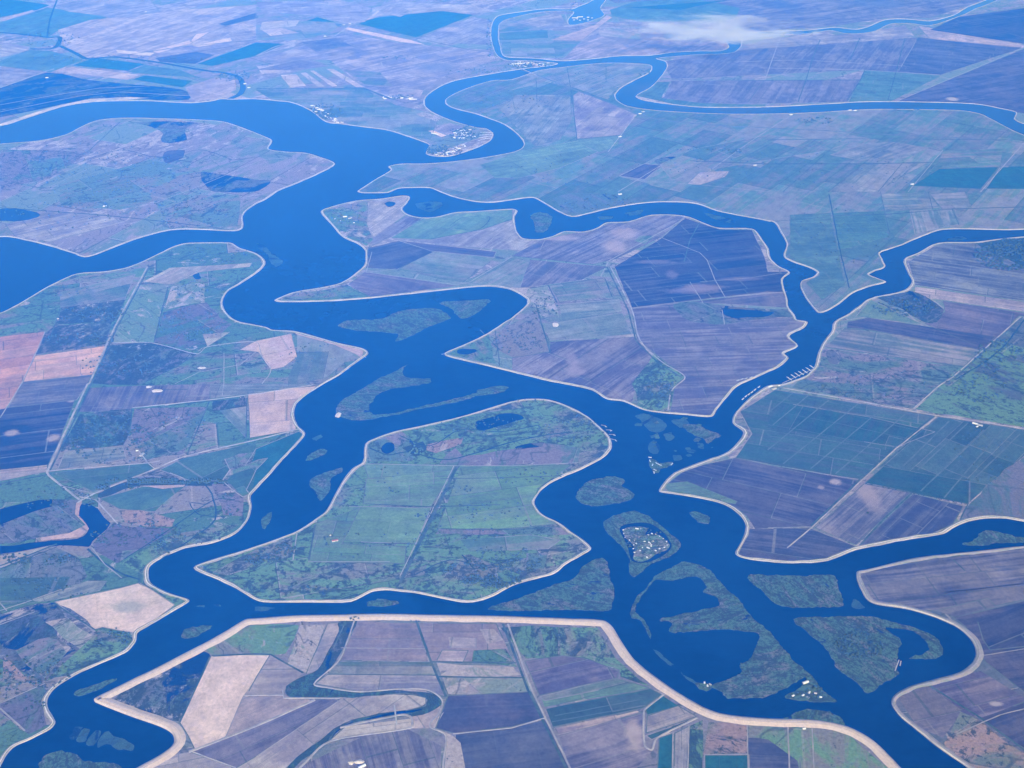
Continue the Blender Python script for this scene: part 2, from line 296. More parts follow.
# ------------------------------------------------------------------ survey (outline points as read off the photograph, unprojected to the plain by G)
# land: key, ground class, levee width in metres, levee kind, outline
LANDS = [
('A', 'wlv', 20, 'thin', '0,126 30,117 60,107.5 87,102.5 117,101 150,101 190,103 212,101 221,99 231,99.5 245,99 256,99 278,101 293,103 311,111 326,122 341,124 363,127 386,130 406,136 421,141 429,145 427,150 426,154 437,156.5 451,156 468,151 481,146 491,140 493,134 487,129 478,128 466,125 456,122 443,117 431,111 425,105 426,97 436,89 451,82 468,78 491,74 512,70.5 535,67.5 552,65.5 558,63.5 540,61.5 520,60.5 508,60.5 498,56 493,46 491,32 494,20 500,15.5 520,12 545,9 572,9 580,6 590,2 598,-4 610,-25 640,-90 660,-150 -400,-150 -400,60 -400,150 -150,150'),
('B', 'wlv', 20, 'thin', '511,57.5 503,55.5 500,47 498,35 500,23 512,18 537,12.5 560,11 574,12 568,20 570,25 582,23.5 594,20 604,15 600,8 604,2 612,-8 626,-30 665,-90 690,-150 1100,-150 1030,-60 1000,-14 990,-4 985,0.5 968,7 958,13 950,16.5 930,21 905,19 885,20 868,27 855,29.5 835,27.5 805,30.5 768,31.5 745,34 738,38 730,37.5 725,40 729,47 720,51 702,51 672,52.5 650,55.5 620,56 592,59 562,61 537,58.5'),
('C', 'wlv', 18, 'thin', '734,52 741,46 741,40 746,38 768,34.5 805,34 830,30.5 845,33.5 860,33.5 875,31 890,24 910,23.5 930,25.5 950,19.5 965,14 975,9 995,1 1010,-12 1040,-58 1110,-150 1900,-150 1700,60 1400,125 1100,136 1060,131 1024,124 1014,119 1016,112.5 1000,108.5 980,104.5 955,103 908,102 863,102 818,104.5 768,107 722,107.5 697,107 667,104 644,100.5 636,97 638,94 650,87.5 657,81 662,75 667,67 665,61.5 656,58.5 680,56 700,54.5 720,54'),
('D', 'grlvB', 20, 'thin', '358,191 378,178 391,170 388.5,166.5 401,164 431,163.5 468,160 496,155.5 512,152.5 521,149 524,144 519,136 511,129 503,124 490,119 476,114 456,109 446,104.5 446,99 463,90 491,81 512,79.5 537,71 562,67.5 587,64.5 612,63 642,64 652,66 650,72.5 637,79 622,87.5 615,95 617,100 627,106 652,110 687,112.5 727,114 768,114 818,112.5 868,109.5 908,109.5 958,110.5 980,114 993,120 1010,129 1030,137 1070,143 1200,143 1500,135 1500,228 1200,232 1100,230 1024,229.5 1003,230 968,229 943,229.5 928,234 913,240 903,244.5 890,249 880,253 882,259 885,267 875,271 869,274.5 878,278.5 886,282 868,287 853,293 838,304.5 824,312 817,312 805,297 800.5,286 802,281 813,277 817,272 808,267 793,262 784,256 787,244 783,236 775,223 768,221 737,215 717,211 697,204 672,202 644,203 612,208 587,214 572,216.5 557,211 542,202 532,197.5 512,200 488,202.5 463,199.5 440,192 430,188 406,188 397,189 388,192.5 364,193'),
('E', 'wlv', 24, 'thin', '0,144 37,141 65,135 85,125 100,120 125,118 175,119 217,121 232,124 256,133 267,137.5 272,141 268.5,149 286,152 306,153 321,157.5 335,164 318,174 293,185 278,191 266,199.5 256,204 245,212 242.5,218 242.5,228 234,231 200,229.5 172,230 150,235 125,243 100,253 85,257 72,253 50,246 25,240 10,237 0,237 -40,240 -160,225 -160,160 -60,150'),
('F', 'wg', 24, 'thin', '0,313 15,306 32,296 55,283 77,274 105,271.5 125,268 142,262 160,253 175,246 190,243 230,243 240,248 250,251 257,254 262,257.5 265,263 261,269.5 256,273.5 240,284 227,292 222,302 226,312 237,321 256,325 266,327 273,330 293,331 313,336 338,343 361,348 368,353 363,358 351,366 338,376 323,384 306,395 296,404 293.5,415 297,425 305,433 298,443 283,459 268,476 256,489 250,496 251,506 247,521 235,534 212,543 185,548 165,556 150,566 147.5,576 150,583 165,592 185,598 189,601 175,610 150,625 137.5,633 135,643 125,653 100,663.5 75,675 55,688 47.5,698 47.5,708 55,721 50,728.5 32,738.5 12,748.5 2,761 -6,780 -30,830 -60,920 -500,920 -400,600 -300,400 -160,330 -60,325'),
('G', 'wgb', 24, 'thin', '363.5,461.5 366,444 376,438 396,431.5 431,424 468,415 493,407 512,401.5 527,399 549,400 569,406.5 587,416.5 599,426.5 609,436.5 611,446.5 604,456.5 587,466.5 567,475 549,484 538,494 534.5,504 542,514 559,523 574,534 591,548 582,555 567,563 554,573 537,578.5 512,586 493,596 473,602 451,600 426,595 406,592 386,590 371,592 351,601 306,602 263,602 250,597 237,588.5 212,577 194,568 212,560 256,546.5 293,533 316,519 328,509 341,484 353,469'),
('H', 'wlv', 26, 'thin', '275,300 293,292.5 318,288 341,283 356,273 365,264 365.5,252 362,247 356,243 343,237 333,226 321,212 331,207 356,201 381,199 401,196 410,197 407,203 402,209 408,214.5 421,217.5 436,217 456,212.5 476,211.5 512,209 517,211 514.5,217 516,229.5 522,238 537,239.5 552,236.5 564,231.5 584,232 597,228 607,222.5 629,221.5 652,215 684,216 704,223 719,228 753,229 762,239.5 768,249 770,258 778,266 790,272.5 782,279.5 787,299 788,306 794,314.5 796,319.5 807,322 803,328 789,336 797.5,346 784,353 788,358 780,366 768,371.5 757,377 737,386 727,396.5 717,409 711,416.5 687,415 662,413 644,410 624,401.5 607,399 592,390 572,385 555,382 537,378 512,372 481,364.5 446,356 445,353 468,343 488,333 506,321 512,318 527,304.5 527,299 512,290 491,286.5 468,287.5 418,293 371,298 331,301 281,302'),
('I', 'wlv', 30, 'thin', '1024,236.5 1008,238 975,242 938,243 918,253 904,259.5 908,272 912,283 903,291 875,297 865,301 850,313 834,322 832,332 822,344.5 817,359.5 815,367 805,376 783,384 768,386 752,396.5 737,411.5 733,423 744,433 729,451.5 707,460 674,473 662,486 660,491.5 674,494 699,498 724,504 739,514 746,526.5 742,541.5 736,554 749,559 768,561.5 793,563 828,560 855,550 888,543 918,538 943,534 955,526.5 973,520 1000,518 1024,521.5 1060,530 1200,550 1400,520 1400,235 1200,236 1100,234'),
('J', 'lavJ', 38, 'road', '1024,546.5 980,551 943,554.5 908,559 868,569 858,571.5 857,578 860.5,588.5 868,600 880,605 905,608.5 930,615.5 955,626 970.5,638.5 976,651 973,662 960.5,672 938,678.5 913,685 898,692 892,701 898,713.5 918,731 943,751 968,768 1000,795 1060,850 1180,960 1500,960 1400,560 1200,560 1080,547'),
('K', 'lavK', 62, 'wide', '256,618.5 245,620 225,632 175,658.5 125,683.5 95,698.5 96,702 125,713.5 160,726 172.5,733.5 174,743.5 162.5,753.5 137.5,768 110,785 70,820 20,900 -20,980 1100,980 1010,880 960,825 925,790 900.5,768 893,760 873,741 848,727 818,720.5 768,718.5 719,713.5 687,698.5 657,678.5 634,660 622,643.5 612,627 602,620.5 562,618.5 512,616.5 431,615 381,614 331,615 293,616'),
]
# reed and marsh islands in the river: class, label words, outline
MARSH = [
('ma', '338,325 350,320 380,319 400,311 425,308 437,309 447,315 450,319 430,326 415,334 395,341 398,334 385,333 365,331 348,329'),
('ma', '440,303 461,301 488.5,299.5 491,301 481,309.5 471,317 461,318 451,309.5'),
('ma', '408,364.5 396,371 381,378 363.5,388 343.5,400 335,409 338.5,416 356,420 376,418 406,412 456,402 478,396 500,392 508,387 495,386 478,389 477,393 450,400 406,410 378,415 372,413 369,407 375,398 384,391 396,388 415,386 431,382.5 431,379 416,378.5 405,376 403,369'),
('ma', '306,460 311,453 323.5,448.5 328,451 318.5,456.5 308,461'),
('mas', '313,438 321,434.5 322,437 316,440'),
('ma', '308.5,484 316,476.5 341,468 342.5,471.5 331,479 330,489 321.5,501.5 316,494'),
('ma', '261,526.5 263.5,518 273.5,511.5 272,518 265,528.5'),
('ma', '577,499 579.5,489 589.5,481.5 612,476 624.5,480 622,486.5 634.5,494 632,500 607,505 589.5,506.5'),
('ma', '603,524 614.5,515 634.5,511 652,519 667,531.5 682,544 672,554 652,564 634.5,577 629,569 629.5,559 619.5,544 609.5,534'),
('ma', '688,513 697,512 709.5,518 708,524 699.5,523 691,516.5'),
('mas', '635,415 646,414 662,421 667,426 662,431.5 652,431.5 644.5,425'),
('ma', '682,425 697,425 709.5,431.5 721,436 712,440 709.5,444 702,438 692,434'),
('mas', '648,444 653,440 659,447 657,453 650,452'),
('mas', '665,434 672,433 675,438 668,441'),
('mas', '671,421 684,419 690,424 680,427'),
('ma', '649,460 654,459 660,463 672,462 673,465 661,468 656,473 651,470'),
('mas', '674,456 681,455 683,459 676,461'),
('mas', '697,444 704,444 703,449 698,448'),
('ma', '489,608.5 501,603.5 512,600 537,591 562,582 574.5,576 587,563 602,558 608,566.5 612,581 615,591 612,603.5 607,611 562,609 512,611'),
('ma', '655,579 659.5,575 672,566.5 684.5,562 702,566.5 716,576 729.5,591 747,611 768,631 783,648.5 798,663.5 813,678.5 823,691 837,701 818,702 790,698.5 787,696 799,688 806,680 803,678 783,690 768,696 749.5,698.5 727,698 721,692 712,685 727,680 742,673.5 739.5,667 752,658.5 753,647 759.5,636 752,632 724.5,630 702,631 669.5,632 672,623.5 658,620 674.5,615 699.5,610 719.5,605 716,597 703,592 704.5,586 697,577 687,577 672,582 657,580 648,587 642,597 633.5,611 637,615 645,621 649.5,633 648,638 645.5,629 641,622 632,618 630,611 637,600 647,586'),
('mas', '654,649 660,653 668,660 674,665 672,667 664,660 656,653'),
('mas', '680,672 690,678 697,683 695,685 687,680'),
('ma', '695,683.5 705,682 712,684.5 710,690 702,690.5 696,687'),
('ma', '748,575 765,574 800,576 833,575 838,585 843,605.5 830,606.5 800,607 783,606 770,600 760,590'),
('mas', '853,600 859,602 865.5,608 852.5,608'),
('ma', '794,618.5 818,617 868,617 898,622 918,630 933,636 942,646 940.5,655 928,660 910.5,658 923,655 929,648.5 923,638.5 908,630 885.5,627 893,636 900.5,641 899,658.5 895.5,668.5 898,673.5 878,687 868,693 855.5,681 838,668.5 823,646 808,632'),
('ma', '785,718 793,715 800.5,711 818,710 838,716 845,726 818,722'),
('ma', '182.5,637 185,628.5 212.5,625.5 195,636'),
('ma', '75,693.5 85,688.5 117.5,678 100,688.5 82,695.5'),
('mas', '68,738 75,728 84,726 77,736 71,741'),
('mas', '75,741 84,729 89,729 84,742'),
('mas', '86,743 95,731 101,731 94,745'),
('mas', '97,746 104,732 118,737 132,745 132,749 118,750 108,744'),
('ma', '41,758.5 55,752 75,755 87.5,762 120,765.5 124,778 100,792 45,786'),
('ma', '366,603.5 378.5,600 396,601 398.5,603.5 383.5,606.5 368,606.5'),
('ma', '961.5,544 975,539 985.5,529 1000,532 1024,538 1040,541 1024,542.5 990,544.5 975,546'),
('ma', '531,216 539.5,212 552,217 547,229.5 537,233 534,224.5'),
('mas', '597,217 612,216.5 611,219 600,219.5'),
('mas', '624,213 643,210 640,214 628,216'),
('mas', '704,213 722,217 737,222 730,223 715,219'),
('mas', '416,203 441,202 440,207 430,212 418,208'),
('mas', '256,243 264,246 273,254 283,262 276,267 270,262 268,254 259,249'),
('mas', '948,239 962,236.5 966,239 955,240.5'),
('mas', '256,607 273.5,608.5 268,611 256,611'),
('mas', '196,605 203,604.5 202,607'), ('mas', '213,605 220,603.5 221,606'),
]
LAGOON = '619.5,528 632,523.5 649.5,523.5 664.5,534 672,546.5 662,556.5 647,562.5 632,561 627,544'
RESORT = '623,530 630,527.5 640,527 647,529 645,535 651,534 660,536 670,545 667,550 657,554 648,560 638,562 633,558 635,550 632,543 626,538'
# fields: land, class, outline (rows run along the first edge), options
F_ = [
# bottom land
('K','ww','112,699 198,653.5 210,657 180,722',dict(wt=1.12,pal=.5,scr=.6)),
('K','tan','256,677 226,737 195,750 188,735 180,723 211,656 271,654',{}),
('K','lavp','284,695 244,695.5 256,677 271,655 303,673 284,691',{}),
('K','lavp','315,700 256,726 226,737 244,695.5 284,695 290,698',{}),
('K','lavd','315,700 342,699 256,757 236,768 190,752 226,737',dict(dirn=(315,700,256,726))),
('K','lavp','343,699 363,696 406,693 426,698 426,706 406,711 366,716 343,723.5 316,741 288,768 270,790 240,800 236,768 256,757',dict(dirn=(256,757,343,699))),
('K','lav','150,760 190,752 236,768 240,800 140,800',{}),
('K','lavp','323.5,669 306,673.5 328,623.5 341,622 343.5,626 333.5,648.5',{}),
('K','wp','302,626 327,623.5 307,672 286,663.5',dict(pal=.75)),
('K','wgb','202.5,648.5 250,625 256,624 301,626 286,653.5 271,655 212,656.5',dict(scr=.3,pal=.3)),
('K','lavb','340,661 428,661 416,623.5 358,622',{}),
('K','grlv','340,662 431,662 437,676 327,675',{}),
('K','lav','327,675 437,676 445,697 426,691 396,688.5 356,691 315,684',{}),
('K','lavb','418.5,623.5 496,623.5 510,653.5 512,663 431,662',{}),
('K','lavp','448,637 476,638.5 476,648.5 450,648',{}),
('K','lavp','442,650.5 468.5,650.5 463.5,662 437,661',{}),
('K','wg','473.5,650 508,648.5 516,666 473.5,662',{}),
('K','wp','480,630 494,628 504,640 486,645',dict(pal=.3)),
('K','wp','437,665 512,666 520,676.5 441,676',dict(pal=.8,scr=.1)),
('K','wp','442,677.5 525,678 531,691 448.5,695.5',dict(pal=.4,scr=.3)),
('K','peam','448,696 531,692 544.5,718.5 512,727 456,733.5 436,728.5 442,711',dict(stripe=.5)),
('K','peam','456,734.5 512,728 546,720 570,768 585,800 470,800 463.5,768 455,745',dict(stripe=.5)),
('K','lavv','360,738 333,741 406,728.5 441,746 441,800 250,800 298,768',dict(dirn=(406,728,420,768),stripe=.9)),
('K','tanl','345,727 411,718.5 411,727 331,741 316,752',{}),
('K','wp','442,711 430,727 446,736 443.5,768 445,800 468,800 466,768 461,741 452,734 437,729',dict(pal=.7)),
('K','lavp','412,717 440,706 433.5,728.5 412,728.5',{}),
('K','slo','338.5,621 358.5,618.5 351,633.5 341,651 331,668.5 315,683.5 321,687 356,691 396,688.5 426,690.5 440,697 440,703.5 428.5,712 406,716.5 361,721 338.5,731 318.5,748.5 298.5,768 275,800 255,800 288,768 316,741 343,723.5 366,716 406,711 425,706 428,700 414,694 380,695 342,698.5 315,698.5 288,697.5 284,692 300,676 316,669 325,658 332,645 338,632',dict(edge='p')),
('K','slow','424,709 406,714 380,717 355,721 336,733 318,748 322,744 345,725 366,718 390,714',{}),
('K','wgb','512,626 599,628.5 616,659 574,656 562,655 525,658.5 500,626',dict(scr=.5)),
('K','lavd','524.5,661 562,655.5 587,658.5 619.5,672 617,678.5 579,686 539.5,696',dict(dirn=(540,696,617,678))),
('K','wgb','574,656 616,659 640,680 655,690 620,678 619,671 590,660',{}),
('K','grl','544.5,707 649.5,688.5 622,680 542,699',{}),
('K','grlv','540,697 580,686.5 618,679 635,683 545,701',{}),
('K','grd','553,727 546,709 650,689 662,695 642,708.5',dict(dirn=(546,709,642,691),stripe=1.,width=70)),
('K','lavp','554.5,728.5 637,711 642,713.5 559.5,735',dict(stripe=1)),
('K','lavv','559.5,736 641,712 644.5,746 652,751 637,768 640,820 590,820 569.5,768',dict(spots=[(634,735,12,22,(.55,.42,.36))])),
('K','teal','663,696 678,706 647,715 644.5,708.5',{}),
('K','lavp','647,716 678,706 697,717 646,733.5',dict(stripe=1.)),
('K','grd','646,736 696,718.5 652,740',{}),
('K','teal','659.5,738.5 657,768 655,820 672,820 672,768 673,733.5',{}),
('K','lav','674.5,733.5 674,820 687,820 687,768 689.5,726',{}),
('K','wgb','689.5,726 703,720 705,753.5 705,820 688,820 687,768',{}),
('K','wk','707,722 747,723.5 748,753.5 706,754.5',{}),
('K','teal','705,755 705,830 750,830 749,755',dict(dirn=(720,755,722,820),stripe=1.,width=50)),
('K','peam','748,738 768,738.5 800.5,762 800,830 751,830',{}),
('K','wgb','748,724 768,723 818,728 848,735 885,768 905,800 930,830 800,830 800.5,762 768,738 748,737',dict(scr=.3)),
('K','sand','300,616 512,616 512,619 300,618',dict(nomargin=1)),
# right bottom land
('J','lavj','880,600 1100,575 1100,592 1060,592 995,606 988,598.5 935,611 865,605 850,575 868,570 1060,540 1100,545 1100,575',dict(stripe=1.,width=60)),
('J','lavd','933,610 988,598.5 995.5,606 955.5,617',{}),
('J','peam','955,618 1024,601 1100,580 1250,570 1250,710 1100,700 1024,692 985,662 972,640 965,626',dict(dirn=(985,662,1100,645))),
('J','peat','978,622 1024,604 1100,590 1100,640 990,650 983,640',dict(blotch=.2)),
('J','lavv','898,693 928,685 980.5,671 1030,701 980.5,718.5',dict(dirn=(940,705,1000,690),spots=[(995.5,704,9,3.5,(.6,.5,.48))])),
('J','peam','980.5,718.5 1030,700 1100,700 1100,790 1024,748',{}),
('J','lavd','895,693 928,686 962,710 943,738 918,728',{}),
('J','wk','962,710 1024,753 1100,800 1180,960 1000,820 940,745',dict(ang='d')),
# right land
('I','lavj','915,285 908,262 940,243 974,243 1008,260 1024,268 1100,290 1100,330 1024,301',dict(dirn=(915,285,1024,301))),
('I','fo','975.5,243 1024,236 1200,230 1200,300 1024,267 1008,259.5',{}),
('I','lavp','915,287 1024,302 1100,315 1100,340 1024,312 943,300 915,297',dict(stripe=1.)),
('I','lavd','943,301 1024,313 1060,316 1060,320 1019,316 985,349.5 925,324 945,312',dict(dirn=(925,324,985,335))),
('I','wwb','875.5,297 892,291 915,292 943,309.5 940.5,319.5 925.5,323 903,309.5',{}),
('I','grl','855.5,317 870.5,299.5 880.5,304.5 923,324.5 868,318',{}),
('I','peam','848,322 868,318 995.5,337 980.5,349.5 868,329.5 847,328',dict(dirn=(868,329,980,349))),
('I','lavg','845.5,328 980.5,350 963,367 825.5,347',dict(stripe=1.)),
('I','wl','820,348 963,367 938,386 913,409 868,402 790,387 812,372',dict(pal=.35)),
('I','ww','828,351 840,352 838,364 829,362',dict(wt=.9)),
('I','wgy','1020,318 1100,330 1100,440 1024,427 975,420 915,409 940,386',{}),
('I','grt','775,390 936,416 895.5,448 862,480 768,464 735,458 752,434 740,412',dict(dirn=(768,427,895,448),stripe=1.)),
('I','grt','938,417 1090,440 1024,456 988,485 883,466.5 875,470',dict(dirn=(883,466,938,417),stripe=.6)),
('I','grd','883,466.5 988,485 968,504 865.5,483',{}),
('I','grd','768,418 778,402 868,417 935,432 897,447 768,427',dict(stripe=1.)),
('I','wlg','1024,290 1024,456.5 1100,440 1250,450 1250,560 1024,521 973,522 958,526 962,514 988,485 1024,456',{}),
('I','peav','735,458 768,465 861,481 814,527 768,528 755,529 747,516 727,504 687,485 662,488 687,469',dict(dirn=(700,470,830,500),spots=[(835.5,482,8,5,(.62,.48,.44)),(821,487.5,5,3,(.45,.34,.33))])),
('I','grl','664,484 687,481.5 712,491.5 737,501.5 735,504 690,497 668,492',{}),
('I','peav','748,529 810.5,528.5 855.5,546.5 828,562 793,565 749,562 736,554',dict(dirn=(748,540,830,552))),
('I','lavv','855.5,545 815.5,528 864,484 910.5,493',dict(dirn=(864,484,815,528),spots=[(868,495,14,22,(.42,.32,.30))])),
('I','peav','913,494 963,506.5 953,524 918,540 858,546',dict(dirn=(913,494,858,546))),
# middle right land
('H','wg','321,212 368.5,199.5 367,224.5 373.5,239.5 366,246 343,235',dict(pal=.35)),
('H','lavp','370,201 408.5,196 402,209.5 406,214.5 373.5,237 367,224.5',dict(dirn=(373,237,406,214))),
('H','lavv','373.5,238 406,216 421,219 391,237 368.5,248',{}),
('H','grl','391,238 423.5,219 456,214.5 512,210 512,219.5 481,229.5 431,239.5',{}),
('H','lav','391,238 431,240 481,230 512,220 516,230 520,235 545,240 540,250 512,250 478,248 400,240',dict(dirn=(478,248,515,225))),
('H','peam','396,269.5 366,268 368.5,248 398.5,241 433.5,252',dict(dirn=(368,255,420,243))),
('H','grlv','463.5,282 441,279.5 398.5,269.5 433.5,252 451,251 496,257',{}),
('H','peam','401,241 496,252 493.5,257.5 431,251',{}),
('H','lavd','371,297 456,286 366,271.5 348.5,284.5',dict(dirn=(366,271,456,285))),
('H','wg','371,297 348,285 270,300 275,305',dict(pal=.3)),
('H','grlv','466,282 512,257 530,262 520,288 490,286',{}),
('H','lavd','530,260 607,267 582,280 532,287 520,288',dict(dirn=(532,287,560,263),stripe=1.,width=50)),
('H','lavv','512,256 592,264.5 614.5,259.5 662,237 684.5,216 652,214 607,222 597,228 542,240',dict(dirn=(592,264,640,240),stripe=1.,spots=[(625,233,20,9,(.50,.37,.34)),(615,247,16,9,(.50,.37,.34)),(560,238,22,4,(.5,.37,.34))])),
('H','grlv','634,241 640,236 655,236 645,244',{}),
('H','peat','614.5,267 662,238 684.5,218 719.5,229.5 752,230 764.5,257 768,272 790,272 782,279.5 787,292 768,292 724.5,297 632,308',dict(dirn=(632,308,724,297),width=50,spots=[(702,288,30,5,(.34,.25,.26)),(690,291,40,4,(.26,.19,.22)),(655,262,30,3,(.24,.18,.2)),(740,279,30,3,(.2,.15,.18)),(672,275,8,6,(.22,.16,.2))])),
('H','grlv','549.5,284.5 604.5,278 614.5,297 559.5,302',{}),
('H','lavg','559.5,304.5 619.5,299.5 622,312 562,321',{}),
('H','lavg','544.5,324.5 622,313 632,334.5 549.5,341',dict(stripe=.4)),
('H','wp','527,289.5 548,286 559.5,317 537,307 527,302',{}),
('H','wg','512,324.5 537,309.5 549.5,352 512,358 490,345 505,325',dict(alta=.9)),
('H','wg','446,354 488.5,334.5 496,364.5',{}),
('H','lavv','512,358 549.5,352 550,342 635,337 652,357 637,383 632,402 600,398 570,386 512,373',dict(dirn=(560,380,630,335),stripe=1.,width=45,spots=[(575,372,14,7,(.38,.29,.3)),(572,360,8,10,(.34,.26,.28))])),
('H','wgb','654.5,354.5 684.5,377 672,391.5 669.5,413 639.5,410 633,384 637,378',dict(scr=.55)),
('H','lavz','637,339.5 632,309.5 672,303 724.5,324.5 768,317 793,319.5 812,322 800,340 790,360 715,418 670,414 674.5,386.5 685,377',dict(dirn=(640,350,780,345),stripe=1.,width=40)),
('H','lavd','632,309 724,298 787,292 790,308 724,304 674,303',{}),
('H','ww','674.5,304.5 694.5,302 724.5,306 768,309.5 790.5,309.5 793,317 768,318 724.5,324.5 694.5,322 679.5,314.5',dict(wt=.5)),
('H','pond','719.5,311 740,309 762,311.5 775,313 762,317 745,318 732,317',{}),
('H','pond','458,351 463,349.5 475,349.5 476,352.5 466,355 459,354',{}),
('H','pond','384,203.5 388,201.5 395,203 394,206 387,207',{}),
# central island
('G','wl','366,442 400,430 416,444 411,461.5 362,462',dict(wt=.45)),
('G','wgb','402,447 422,441 428,449 415,458',dict(scr=.75)),
('G','wk','426,444 463.5,436.5 461,444 436,454 427,451',{}),
('G','pond','476,421.5 494,416 512,413.5 524.5,419 512,423 495,427 481,431.5',{}),
('G','pond','382,446 386,443 393,444 394,450 387,454 383,452',{}),
('G','wl','455,447 463.5,456.5 512,449 545,443 579.5,449 577,464 512,466 463,465.5 440,463',dict(pal=.3,scr=.25)),
('G','ww','515,447 530,443 544,442 543,446 520,450',dict(wt=1)),
('G','grl','363.5,464 456,465 451,476.5 368.5,479',dict(stripe=.5)),
('G','grlG','366,479 453.5,470 431,506.5 363.5,504',dict(dirn=(368,480,450,477))),
('G','grlG','343,541.5 416,544 431,508 348.5,506.5',dict(plot=.25)),
('G','grlG','308.5,561.5 405,564 406,546.5 342,544 360,508 316,524',dict(dirn=(342,545,406,547))),
('G','grlG','438,529 461,466.5 572,465 537,489 534,502 539.5,515 557,524 512,529',dict(dirn=(461,480,540,470))),
('G','wl','441,529 559,526.5 572,535 512,535 437,534',{}),
('G','grlv','460,540 530,535 560,540 548,549 470,552',{}),
('G','wl','524.5,554 549.5,554 544.5,569 527,569',{}),
('G','wgb','430,556 470,555 520,575 505,588 470,598 440,592 425,575',{}),
('G','wgb','256,550 292,538 292,556 256,570 230,575 212,572',{}),
# left land
('F','pink','0,337 45,332 35,354.5 22.5,384 0,416 -60,440 -60,345',dict(dirn=(0,345,45,338),width=60)),
('F','pinl','35,356 106,346 92.5,374.5 22,384',dict(width=60)),
('F','lavd','22,382 92,375 85,388 77,400 8,408',{}),
('F','peat','7.5,408 75,400 60,440 47.5,466.5 0,471.5 -60,480 -60,425',dict(width=75,stripe=1.3,spots=[(12.5,433,10,5,(.6,.45,.38)),(54,438,9,5,(.62,.48,.42)),(71,400,7,3,(.55,.42,.4))])),
('F','lavp','0,470 47.5,465 47.5,471.5 0,481.5 -60,492 -60,479',{}),
('F','wd','60,308 125,299.5 114,322 56,324.5',dict(ang='p')),
('F','wd','55,326 112.5,322 105,344.5 36,354.5 44,334.5',dict(pal=.45)),
('F','grlv','60,292 135,274.5 125,299.5 60,308',dict(blotch=1.)),
('F','wp','136,284.5 167.5,286 154,343 112.5,343 125,300',dict(base=(.16,.24,.12),pal=.3)),
('F','wtan','142.5,282 170,268 252.5,263 250,267 200,272 172.5,284.5',{}),
('F','pond','192,276 200,272.5 200.5,278 195,280',{}),
('F','wp','169,287 205,282 205,302 165,309.5',dict(base=(.13,.2,.1))),
('F','wd','164,312 207.5,302 220,318 232.5,324.5 200,352 154,343',dict(scr=.4,base=(.08,.15,.08))),
('F','wd','107,346 150,342 197,354 170,370 140,386 92,384',{}),
('F','wtan','202.5,334.5 231,332 207.5,347',{}),
('F','tanp','256,341 291,334 297,357 283.5,367 271,369.5 258,352 240,350',{}),
('F','grlv','297,334.5 356,352 328.5,377 288.5,386 288.5,377 297,357',dict(dirn=(297,357,290,384),stripe=.6)),
('F','tanp','294,331 340,343 364,349 362,358 353,353 335,345 296,334.5',dict(nomargin=1)),
('F','tanp','248,391.5 316,386.5 293.5,409 296,430 250,438',dict(blotch=1.)),
('F','teal','256,449 298.5,431.5 303.5,434 256,489 250,495 246,490 256,470 268,458 258,460 245,466',{}),
('F','lavd','77,412 90,388 140,386 210,384 210,400 132,408 130,412',{}),
('F','lavg','210,384 256,384 310,384 312,386 256,393 210,399',{}),
('F','wd','80,414 132,409 130,431.5 123,446 60,451.5',dict(base=(.08,.15,.08))),
('F','wl','135,409 207.5,406.5 195,429 182.5,455 145,459 130,431.5',{}),
('F','lavg','65,451.5 122.5,446.5 126,459 57.5,470',{}),
('F','lavg','246,438 212.5,403 247.5,399 246,438 187.5,455',{}),
('F','wd','212,402 247,398 247,406 210,412',dict(base=(.07,.16,.07))),
('F','grdg','52.5,473 150,463 155,469 92.5,491.5 78,484',{}),
('F','wgb','62,486 80,483 91,493 80,499',{}),
('F','grdg','160,470 185,458 256,443 256,451.5 225,459 230,470 222.5,481.5 187.5,480',{}),
('F','grdg','234,474 256,466.5 252.5,491.5 242.5,496.5 234,489 226,481',{}),
('F','wl','222.5,461.5 237.5,454 257,452 252.5,464 232.5,470 224,467',{}),
('F','fo','97.5,494 125,483 175,480 210,480 229,483 218,487 140,486 100,498',{}),
('F','wl','212.5,484 230,484 242.5,499 240,516.5 225,514 215,494',{}),
('F','grdg','100,499 142.5,487 185,486.5 165,501.5 155,511.5 120,509',{}),
('F','tanp','142.5,486 185,485 183,487 162.5,489',dict(nomargin=1)),
('F','wk','120,511.5 137.5,509 172.5,520 172.5,526.5 150,528 125,523',{}),
('F','wl','112.5,524 150,528 175,529 117.5,564 95,551.5 92.5,544',dict(base=(.16,.13,.15))),
('F','wgb','175,534 215,526.5 240,524 212.5,541.5 160,559 145,576 120,564',{}),
('F','wg','0,483 40,473 50,478 75,499 0,508 -60,515 -60,492',{}),
('F','wl','-60,530 25,515 55,499 77.5,500 76,514 87.5,526.5 77.5,534 0,544 -60,550',dict(wt=.5,base=(.15,.14,.14))),
('F','tanp','76,503 82,500 80,514 91,527 80,537 42,541 40,538 70,533 86,525 75,514',dict(nomargin=1)),
('F','pond','-60,515 0,509 52.5,499 50,506.5 25,515 0,524 -60,530',{}),
('F','pond','-60,550 0,546.5 45,541.5 75,539 90,528 80,514 80,504 90,504 110,524 92.5,541.5 87.5,548 60,546.5 0,554 -60,560',{}),
('F','wtan','0,556 55,545 0,569 -40,575 -40,562',{}),
('F','wl','0,570 57.5,549 77.5,559 87.5,576 75,588.5 0,599 -60,600',dict(base=(.18,.18,.16))),
('F','grdg','0,578 70,577 62.5,591 25,601 0,603',dict(blotch=1.)),
('F','lavg','32.5,601 87.5,581 107.5,581 100,591 45,602',{}),
('F','tan','55,602 120,588.5 140,583 175,605 150,623.5 135,633.5 102.5,627 92.5,630',dict(spots=[(127,607,26,8,(.25,.28,.2))])),
('F','wgb','140,583 148,580 168,592 186,599 175,603',{}),
